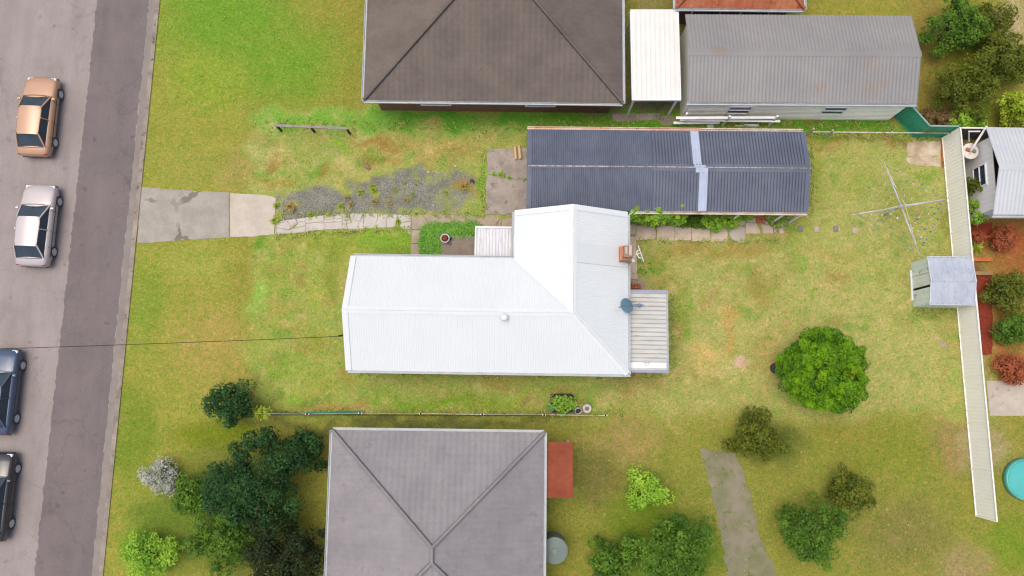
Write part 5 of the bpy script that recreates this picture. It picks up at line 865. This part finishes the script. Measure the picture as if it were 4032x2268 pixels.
PLN = [('C', 690, 85, .42, .42, 1.5, LEAFO, 'olive green bush against the pale boards beyond the cream fence'), ('C', 712, 355, .5, .62, 1.3, LEAFB, 'bright green bush beyond the cream fence north of the red mulch'), ('B', 1545, 180, .62, .55, 1.3, LEAFB, 'bright green bush behind the green fence corner'), ('B', 1880, 160, .5, .5, 1.2, LEAFB, 'bright green bush at the far corner behind the shade toned fence'), ('B', 1080, 170, .5, .4, .9, LEAFX, 'dry brown bush behind the middle of the green fence'), ('B', 880, 120, .4, .4, .8, LEAFX, 'dry brown bush close behind the bend of the green fence'), ('B', 1290, 170, .45, .45, .9, LEAFX, 'sparse brown bush next to the bright green one behind the fence'), ('B', 1740, 200, .35, .5, .7, LEAFX, 'grey brown twiggy bush between two bright green bushes'), ('C', 745, 610, .25, .28, .8, FLOWR, 'salmon pink leafy plant beside the orange sleeper')]
for k, x, y, rx_, ry_, h, mt, lb in PLN: q = at(k, x, y, h * .5); tree('bush', lb, 'bush', Zl(q, 0), rx_, ry_, h, mt, 36, 44, .17, .1, None, .03, .1, .2)
q = at('C', 738, 715, .3); b = MB(); blades(b, (0, 0, 0), 60, .6, .04, .95, tone=.7); tag(b.build('strappy_plant', LEAFY, loc=Zl(q, 0)), 'yellow green strappy plant between the two orange sleepers', 'plant')
q = at('I', 330, 740, .9); o = thing('rosette_plant', 'yellow green plant with rosettes of long leaves at the bottom left fence corner', 'plant', Zl(q, 0)); b = MB()
for dx, dy, z in ((0, .12, 1.0), (-.25, -.05, .9), (.2, -.1, .85), (-.1, -.25, .8), (.32, .05, .8), (-.35, .12, .8)):
    k0 = len(b.v); blades(b, (dx, dy, z - .12), 16, .3, .07, 1.1, tone=.75)
b.build('leaves', LEAFY, o); b = MB()
for dx, dy, z in ((0, .12, 1.0), (-.25, -.05, .9), (.2, -.1, .85), (-.1, -.25, .8), (.32, .05, .8), (-.35, .12, .8)): b.tube([(0, 0, 0), (dx * .6, dy * .6, z * .5), (dx, dy, z - .1)], [.035, .03, .02], 6)
b.build('stem', BARK, o)

# ------------------------------------------------------------------ neighbouring buildings
def tiles(name, c1, c2, dz):
    m = plain(name, c1, c2, .8, .85, spots=(tuple(v * .8 for v in c1[:3]) + (1,), .05, 2.6), fine=.24); n, l = m.node_tree.nodes, m.node_tree.links; p = n['Principled BSDF']
    tc = n.new('ShaderNodeTexCoord'); sp = n.new('ShaderNodeSeparateXYZ'); l.new(tc.outputs['Object'], sp.inputs[0])
    a = n.new('ShaderNodeMath'); a.operation = 'DIVIDE'; l.new(sp.outputs[2], a.inputs[0]); a.inputs[1].default_value = dz
    f = n.new('ShaderNodeMath'); f.operation = 'FRACT'; l.new(a.outputs[0], f.inputs[0]); bump(n, l, p, f.outputs[0], .05, 1.0); return m
def house_hip(name, label, k, xa, ya, xb, yb, e, rise, mat, wallm, cat='house', p=.3, amp=.022, ov=.45):
    a, c = at(k, xa, yb, e), at(k, xb, ya, e); Lx, Ly = c.x - a.x, c.y - a.y; o = thing(name, label, cat, (a.x, a.y, 0), R(-.7)); hw = min(Lx, Ly) / 2; s_ = rise / hw; b = MB()
    for og, av, sv_, LL in (((0, 0, e), (1, 0, 0), (0, 1, 0), Lx), ((0, Ly, e), (1, 0, 0), (0, -1, 0), Lx), ((0, 0, e), (0, 1, 0), (1, 0, 0), Ly), ((Lx, 0, e), (0, 1, 0), (-1, 0, 0), Ly)):
        xs, zs = wave(LL, p, amp); sheet(b, og, av, sv_, xs, zs, s_, lambda x: 0, lambda x, LL=LL: max(0, min(hw, x, LL - x)))
    r = b.build('roof', mat, o, smooth=True); c_ = MB(); up = Vector((0, 0, amp + .03)); ends = [(Vector((hw, Ly / 2, e + rise)), Vector((Lx - hw, Ly / 2, e + rise)))] if Lx >= Ly else [(Vector((Lx / 2, hw, e + rise)), Vector((Lx / 2, Ly - hw, e + rise)))]
    A_, B_ = ends[0]; c_.tube([A_ + up, B_ + up], .1, 8)
    cs = [Vector((0, 0, e)), Vector((0, Ly, e)), Vector((Lx, 0, e)), Vector((Lx, Ly, e))]; near = [A_, A_, B_, B_] if Lx >= Ly else [A_, B_, A_, B_]
    for q, n_ in zip(cs, near): c_.tube([q + up, n_ + up], .1, 8)
    c_.build('ridge_cap', mat, r); b = MB(); b.add([(ov, ov, 0), (Lx - ov, ov, 0), (Lx - ov, Ly - ov, 0), (ov, Ly - ov, 0), (ov, ov, e + .1), (Lx - ov, ov, e + .1), (Lx - ov, Ly - ov, e + .1), (ov, Ly - ov, e + .1)], [(0, 1, 5, 4), (1, 2, 6, 5), (2, 3, 7, 6), (3, 0, 4, 7)]); b.build('wall', wallm, o)
    for aa, bb, out in (((0, -.01, e), (Lx, -.01, e), (0, -1, 0)), ((0, Ly + .01, e), (Lx, Ly + .01, e), (0, 1, 0)), ((-.01, 0, e), (-.01, Ly, e), (-1, 0, 0)), ((Lx + .01, 0, e), (Lx + .01, Ly, e), (1, 0, 0))): gutter('gutter', aa, bb, out, GUTTER, o)
    for f in (.25, .7): window(o, ov + (Lx - 2 * ov) * f, ov, 1.6, 1.5, 1.2, 0, -1); window(o, ov, ov + (Ly - 2 * ov) * f, 1.6, 1.3, 1.2, -1, 0); window(o, ov + (Lx - 2 * ov) * f, Ly - ov, 1.6, 1.3, 1.2, 0, 1)
    return o, Lx, Ly
BRW = plain('brown_brick_wall', S(150, 110, 88), S(130, 92, 72), 3, .9)
house_hip('neighbour_house', 'neighbouring house with brown grey tiled hip roof above the front lawn', 'D', 915, -190, 1558, 252, 2.7, 1.9, tiles('brown_grey_tiles', S(132, 121, 113), S(116, 106, 99), .11), BRW)
sh, sLx, sLy = house_hip('neighbour_house', 'neighbouring house with pale grey hip roof below the bottom fence', 'D', 812, 1082, 1362, 1680, 2.7, 1.7, tiles('pale_grey_tiles', S(165, 161, 163), S(152, 148, 151), .11), plain('pale_brick_wall', S(196, 180, 160), None, 3, .9))
q0, q1 = at('D', 1362, 1252, 2.4), at('D', 1436, 1112, 2.4); pr_ = thing('porch_awning', 'small terracotta tiled awning on the east side of the pale grey house', 'awning', (q0.x - .03, q0.y, 0)); b = MB(); xs, zs = wave(q1.y - q0.y, .25, .03); sheet(b, (q1.x - q0.x + .12, 0, 2.35), (0, 1, 0), (-1, 0, 0), xs, zs, .12, lambda x: 0, lambda x: q1.x - q0.x + .1); b.build('awning_roof', plain('brick_red_tile', S(160, 84, 56), S(140, 68, 44), 1, .85), pr_, smooth=True)
for y in (.1, q1.y - q0.y - .1): b = MB(); b.box(q1.x - q0.x + .02, y, 1.17, .09, .09, 2.34); b.build('post', WTIMB, pr_)
q = at('D', 1395, 1385, 1.8); o = thing('water_tank', 'large round grey green water tank beside the pale grey house', 'water tank', Zl(q, 0)); q2 = .62; b = MB(); b.lathe([(q2, 0)] + [(q2 + .015 * (i % 2), .05 + i * .08) for i in range(22)] + [(q2, 1.8)], (0, 0, 0), 36); TG = plain('grey_green_tank', S(132, 146, 138), S(120, 134, 128), 1, .6); b.build('tank_body', TG, o, smooth=True); b = MB(); b.lathe([(q2 + .03, 1.8), (q2 + .02, 1.85), (.15, 2.0), (.14, 2.04), (.001, 2.05)], (0, 0, 0), 36); b.build('tank_lid', TG, o)
# grey roofed building with the cream wall
a, c = at('D', 1728, 257, 2.6), at('D', 2292, 36, 2.6); nb = thing('neighbour_house', 'long low neighbouring building with mid grey metal roof and cream wall above the garage', 'house', (a.x, a.y, 0), R(-.4)); Lx, Ly = c.x - a.x, c.y - a.y
wy = at('N', 3300, 470).y - a.y + .03; b = MB(); b.add([(.2, wy, 0), (Lx - .3, wy, 0), (Lx - .3, Ly - .3, 0), (.2, Ly - .3, 0), (.2, wy, 2.6), (Lx - .3, wy, 2.6), (Lx - .3, Ly - .3, 2.6), (.2, Ly - .3, 2.6)], [(0, 1, 5, 4), (1, 2, 6, 5), (2, 3, 7, 6), (3, 0, 4, 7)])
for z in np.arange(.25, 2.5, .2): b.box(Lx / 2, wy - .008, z, Lx - .6, .016, .025)
b.build('wall', plain('cream_board_wall', (.80, .79, .71, 1), (.74, .73, .65, 1), 1, .7), nb); gabroof(nb, 0, Lx, 0, Ly, 2.6, 3.3, GREYS, .19, .03); gutter('gutter', (0, -.02, 2.6), (Lx, -.02, 2.6), (0, -1, 0), GUTTER, nb); window(nb, 3, wy, 1.5, 1.2, 1.0, 0, -1); window(nb, 8, wy, 1.5, 1.2, 1.0, 0, -1)
a, c = at('D', 1592, 250, 2.5), at('D', 1704, 28, 2.5); o = thing('carport', 'narrow flat white roofed carport between two neighbouring houses', 'carport', (a.x, a.y, 0)); Lx, Ly = c.x - a.x, c.y - a.y; b = MB(); xs, zs = ribs(Lx, .25, .03, [(0, 0), (.8, 0), (.84, 1), (.95, 1), (.99, 0)]); sheet(b, (0, 0, 2.47), (1, 0, 0), (0, 1, 0), xs, zs, .02, lambda x: 0, lambda x: Ly); rr = b.build('roof', plain('white_carport_steel', S(240, 239, 234), S(230, 229, 222), .8, .5, fine=.03), o)
b = MB(); b.box(Lx / 2, -.03, 2.46, Lx + .1, .06, .14); b.box(Lx / 2, Ly + .03, 2.5, Lx + .1, .06, .14); b.box(-.03, Ly / 2, 2.48, .06, Ly, .14); b.box(Lx + .03, Ly / 2, 2.48, .06, Ly, .14); b.build('fascia', WTRIM, rr)
for x in (.1, Lx - .1):
    for y in (.1, Ly - .1): b = MB(); b.box(x, y, 1.22, .09, .09, 2.44); b.build('post', WTIMB, o)
house_hip('neighbour_house', 'neighbouring house with terracotta tiled roof just showing at the top edge', 'D', 1700, -330, 2005, 20, 2.7, 1.6, tiles('terracotta_tiles', S(178, 94, 60), S(200, 130, 94), .11), BRW)

# ------------------------------------------------------------------ trees and shrubs of the neighbourhood
TR_ = [(582, 1012, 1.1, 2.4, LEAFD, 'dark green rounded shrub beside the bottom left corner of the lawn'), (640, 1215, 2.3, 4.2, LEAFD, 'large dark green tree left of the pale grey house'), (715, 1400, 1.9, 3.8, leafmat('deep_green_leaf', S(24, 44, 14), S(54, 70, 22)), 'very dark tree beside the bottom left corner of the pale grey house'), (762, 1135, 1.0, 2.2, LEAFD, 'dark green shrub at the top left corner of the pale grey house'),
       (560, 1350, 1.5, 2.8, LEAFM, 'mid green tree below the large dark green tree'), (380, 1395, 1.15, 2.0, LEAFB, 'bright green bush by the kerb at the bottom edge'), (405, 1195, .8, 1.3, LEAFW, 'pale silvery white bush on the verge by the road'), (480, 1250, .9, 1.4, LEAFM, 'small mid green bush right of the silvery white bush'),
       (2430, 215, 1.5, 3.2, LEAFO, 'olive green tree right of the long grey roof'), (2395, 65, 1.4, 3.0, LEAFM, 'mid green tree near the top edge right of the grey roof'), (2540, 150, 1.4, 3.0, LEAFO, 'olive tree at the upper right edge'), (2560, 275, .9, 2.0, LEAFY, 'yellow green tree at the right edge above the blue white roof'), (2480, 60, 1.1, 2.6, LEAFO, 'smaller olive tree in the top right corner'),
       (2535, 735, 1.0, 1.8, LEAFO, 'olive bush in the red garden beyond the back fence'), (2545, 830, .8, 1.5, LEAFM, 'green bush in the red garden beyond the shed'), (2520, 600, .6, 1.0, FLOWR, 'russet leaved bush in the red garden below the blue white roof'), (2550, 930, .7, 1.1, FLOWR, 'russet leaved bush just above the pale patio'),
       (1905, 1098, 1.2, 1.7, LEAFO, 'dark olive bush at the top of the mossy path'), (2040, 1335, 1.6, 3.0, LEAFM, 'broad green tree right of the mossy path'), (1690, 1395, 1.9, 3.4, LEAFM, 'wide green tree left of the mossy path near the bottom edge'), (1625, 1235, .9, 1.5, LEAFB, 'bright green bush halfway between grey tank and mossy path'), (2140, 1240, 1.1, 2.0, LEAFO, 'olive bush in the lower right yard above the broad green tree'), (1540, 1420, 1.1, 2.0, LEAFM, 'green bush right of the grey green water tank')]
for x, y, r, h, mt, lb in TR_:
    q = at('D', x, y, h * .55); tree('tree' if h > 2.3 else 'bush', lb, 'tree' if h > 2.3 else 'bush', Zl(q, 0), r * .92, r * .88, h, mt, int(26 + 42 * r * r * .8), 60, .26 + .06 * r, .13, None, .05 + .03 * r, .12, .45)
q = at('D', 2572, 1205); o = thing('paddling_pool', 'round turquoise paddling pool at the right edge of the lower yard', 'pool', Zl(q, 0)); b = MB(); b.lathe([(1.0, 0), (1.06, .1), (1.06, .34), (1.02, .4), (.94, .38), (.92, .28)], (0, 0, 0), 36); b.build('pool_wall', plain('turquoise_vinyl', S(104, 200, 188), S(84, 182, 172), 1, .4), o, smooth=True); b = MB(); b.lathe([(.93, .28), (.001, .281)], (0, 0, 0), 36); b.build('pool_water', plain('pool_water', S(96, 196, 190), S(84, 184, 182), .8, .08, fine=.02), o)

# ------------------------------------------------------------------ parked cars on the road
def car(name, label, loc, rz, paint):
    o = thing(name, label, 'car', loc, rz, 'cars parked along the road'); b = MB(); ST = [(-2.2, .76, .70, .34), (-2.13, .9, .84, .24), (-1.6, 1, .92, .2), (-.6, 1, .93, .2), (.6, 1, .93, .2), (1.1, 1, .92, .2), (1.75, .97, .82, .22), (2.1, .88, .72, .26), (2.2, .72, .58, .34)]; w_ = .89; n_ = 0; vs = []
    for x, ws, zt, zb in ST:
        hp_ = [(.86, zb), (1.0, zb + .16), (1.0, zt - .2), (.95, zt - .05), (.84, zt), (.4, zt + .035), (0, zt + .045)]; pr_ = [(-y, z) for y, z in hp_] + [(y, z) for y, z in hp_[-2::-1]]; n_ = len(pr_); vs += [(x, y * w_ * ws, z) for y, z in pr_]
    fs = [(i * n_ + k, i * n_ + k + 1, (i + 1) * n_ + k + 1, (i + 1) * n_ + k) for i in range(len(ST) - 1) for k in range(n_ - 1)]; fs += [tuple(range(n_))[::-1], tuple((len(ST) - 1) * n_ + k for k in range(n_))]; b.add(vs, fs); body = b.build('body', paint, o, smooth=True)
    zb, zt = .92, 1.44; B4 = [(-1.78, .74), (1.02, .76)]; T4 = [(-1.18, .585), (.22, .60)]
    def quad(nm, pts, mt, t=.02): q = MB(); c = sum((Vector(p) for p in pts), Vector()) / 4; nv = (Vector(pts[1]) - Vector(pts[0])).cross(Vector(pts[3]) - Vector(pts[0])).normalized(); q.add([tuple(Vector(p)) for p in pts] + [tuple(Vector(p) - nv * t) for p in pts], [(0, 1, 2, 3), (7, 6, 5, 4), (0, 4, 5, 1), (1, 5, 6, 2), (2, 6, 7, 3), (3, 7, 4, 0)]); return q.build(nm, mt, o)
    quad('windscreen', [(1.02, -.74, zb), (1.02, .74, zb), (.22, .60, zt - .02), (.22, -.60, zt - .02)], GLASS); quad('rear_window', [(-1.78, .72, zb), (-1.78, -.72, zb), (-1.18, -.585, zt - .02), (-1.18, .585, zt - .02)], GLASS)
    for s in (1, -1): p4 = [(-1.78, .74 * s, zb), (1.02, .76 * s, zb), (.22, .61 * s, zt - .02), (-1.18, .6 * s, zt - .02)]; quad('side_window', p4[::-1] if s > 0 else p4, GLASS)
    b = MB(); R_ = [(-1.26, .54), (-1.05, .6), (0, .62), (.2, .61), (.3, .55)]; vs = []
    for x, y in R_: vs += [(x, -y, zt - .03), (x, -y * .8, zt + .025), (x, 0, zt + .045), (x, y * .8, zt + .025), (x, y, zt - .03)]
    b.add(vs, [(i * 5 + k, i * 5 + k + 1, i * 5 + 6 + k, i * 5 + 5 + k) for i in range(4) for k in range(4)][::1]); b.build('roof_panel', paint, o, smooth=True)
    for s in (1, -1):
        for p_, q_ in (((1.04, .755 * s, zb), (.24, .605 * s, zt)), ((-1.8, .73 * s, zb), (-1.2, .59 * s, zt)), ((-.3, .765 * s, zb), (-.35, .62 * s, zt))): b = MB(); b.beam(p_, q_, .06, .05); b.build('pillar', paint, o)
    for nm, pts in (('bonnet_gap', [(1.02, -.7, .972), (1.05, -.4, .99), (1.06, 0, 1.0), (1.05, .4, .99), (1.02, .7, .972)]), ('boot_gap', [(-1.82, -.66, .955), (-1.84, 0, .985), (-1.82, .66, .955)]), ('wiper', [(1.0, -.55, .985), (.86, .1, 1.06)])):
        b = MB(); b.tube(pts, .012, 5); b.build(nm, DARK, o)
    for s in (1, -1):
        for x in (-.35, .75, -1.2): b = MB(); b.box(x, s * .893, .6, .014, .012, .55); b.build('door_gap', DARK, o)
        b = MB(); b.beam((-1.7, s * .897, .62), (1.6, s * .897, .62), .012, .05); b.build('side_trim', BLACKP, o)
    for x in (2.13, -2.13): b = MB(); b.box(x, 0, .42, .16, 1.5, .16, 0, 0, .04); b.build('bumper', BLACKP, o)
    for x in (-1.35, 1.38):
        for s in (1, -1):
            q = MB(); q.tube([(x, s * .72, .31), (x, s * .9, .31)], .31, 20); wl_ = q.build('wheel', BLACKP, o); q = MB(); q.tube([(x, s * .89, .31), (x, s * .912, .31)], .2, 16); q.build('rim', GALV, wl_)
    for s in (1, -1):
        q = MB(); q.box(2.06, s * .62, .66, .16, .3, .12, 0, 0, .02); q.build('headlight', WTRIM, o); q = MB(); q.box(-2.12, s * .62, .74, .1, .3, .12, 0, 0, .02); q.build('tail_light', plain('tail_red', S(170, 30, 26), None, 3, .4), o); q = MB(); q.box(.85, s * .92, .98, .12, .18, .1, 0, 0, .02); q.build('mirror', paint, o)
    return o
def paint(name, c): m, n, l, p = nodes(name); p.inputs['Base Color'].default_value = c; p.inputs['Roughness'].default_value = .35; p.inputs['Coat Weight'].default_value = .6; p.inputs['Metallic'].default_value = .15; return m
ra_ = math.atan2(dr.y, dr.x)
for x, y, c_, lb in ((92, 290, S(206, 162, 128), 'bronze tan car parked at the top left of the road'), (88, 565, S(206, 196, 194), 'silver car parked behind the bronze tan one'), (-8, 985, S(70, 88, 116), 'dark blue car half out of the left edge'), (-22, 1250, S(60, 58, 62), 'charcoal car at the left edge below the blue one')):
    q = at('D', x, y, .8); car('parked_car', lb, (q.x, q.y, .01), ra_, paint('car_paint_' + lb.split()[0], c_))
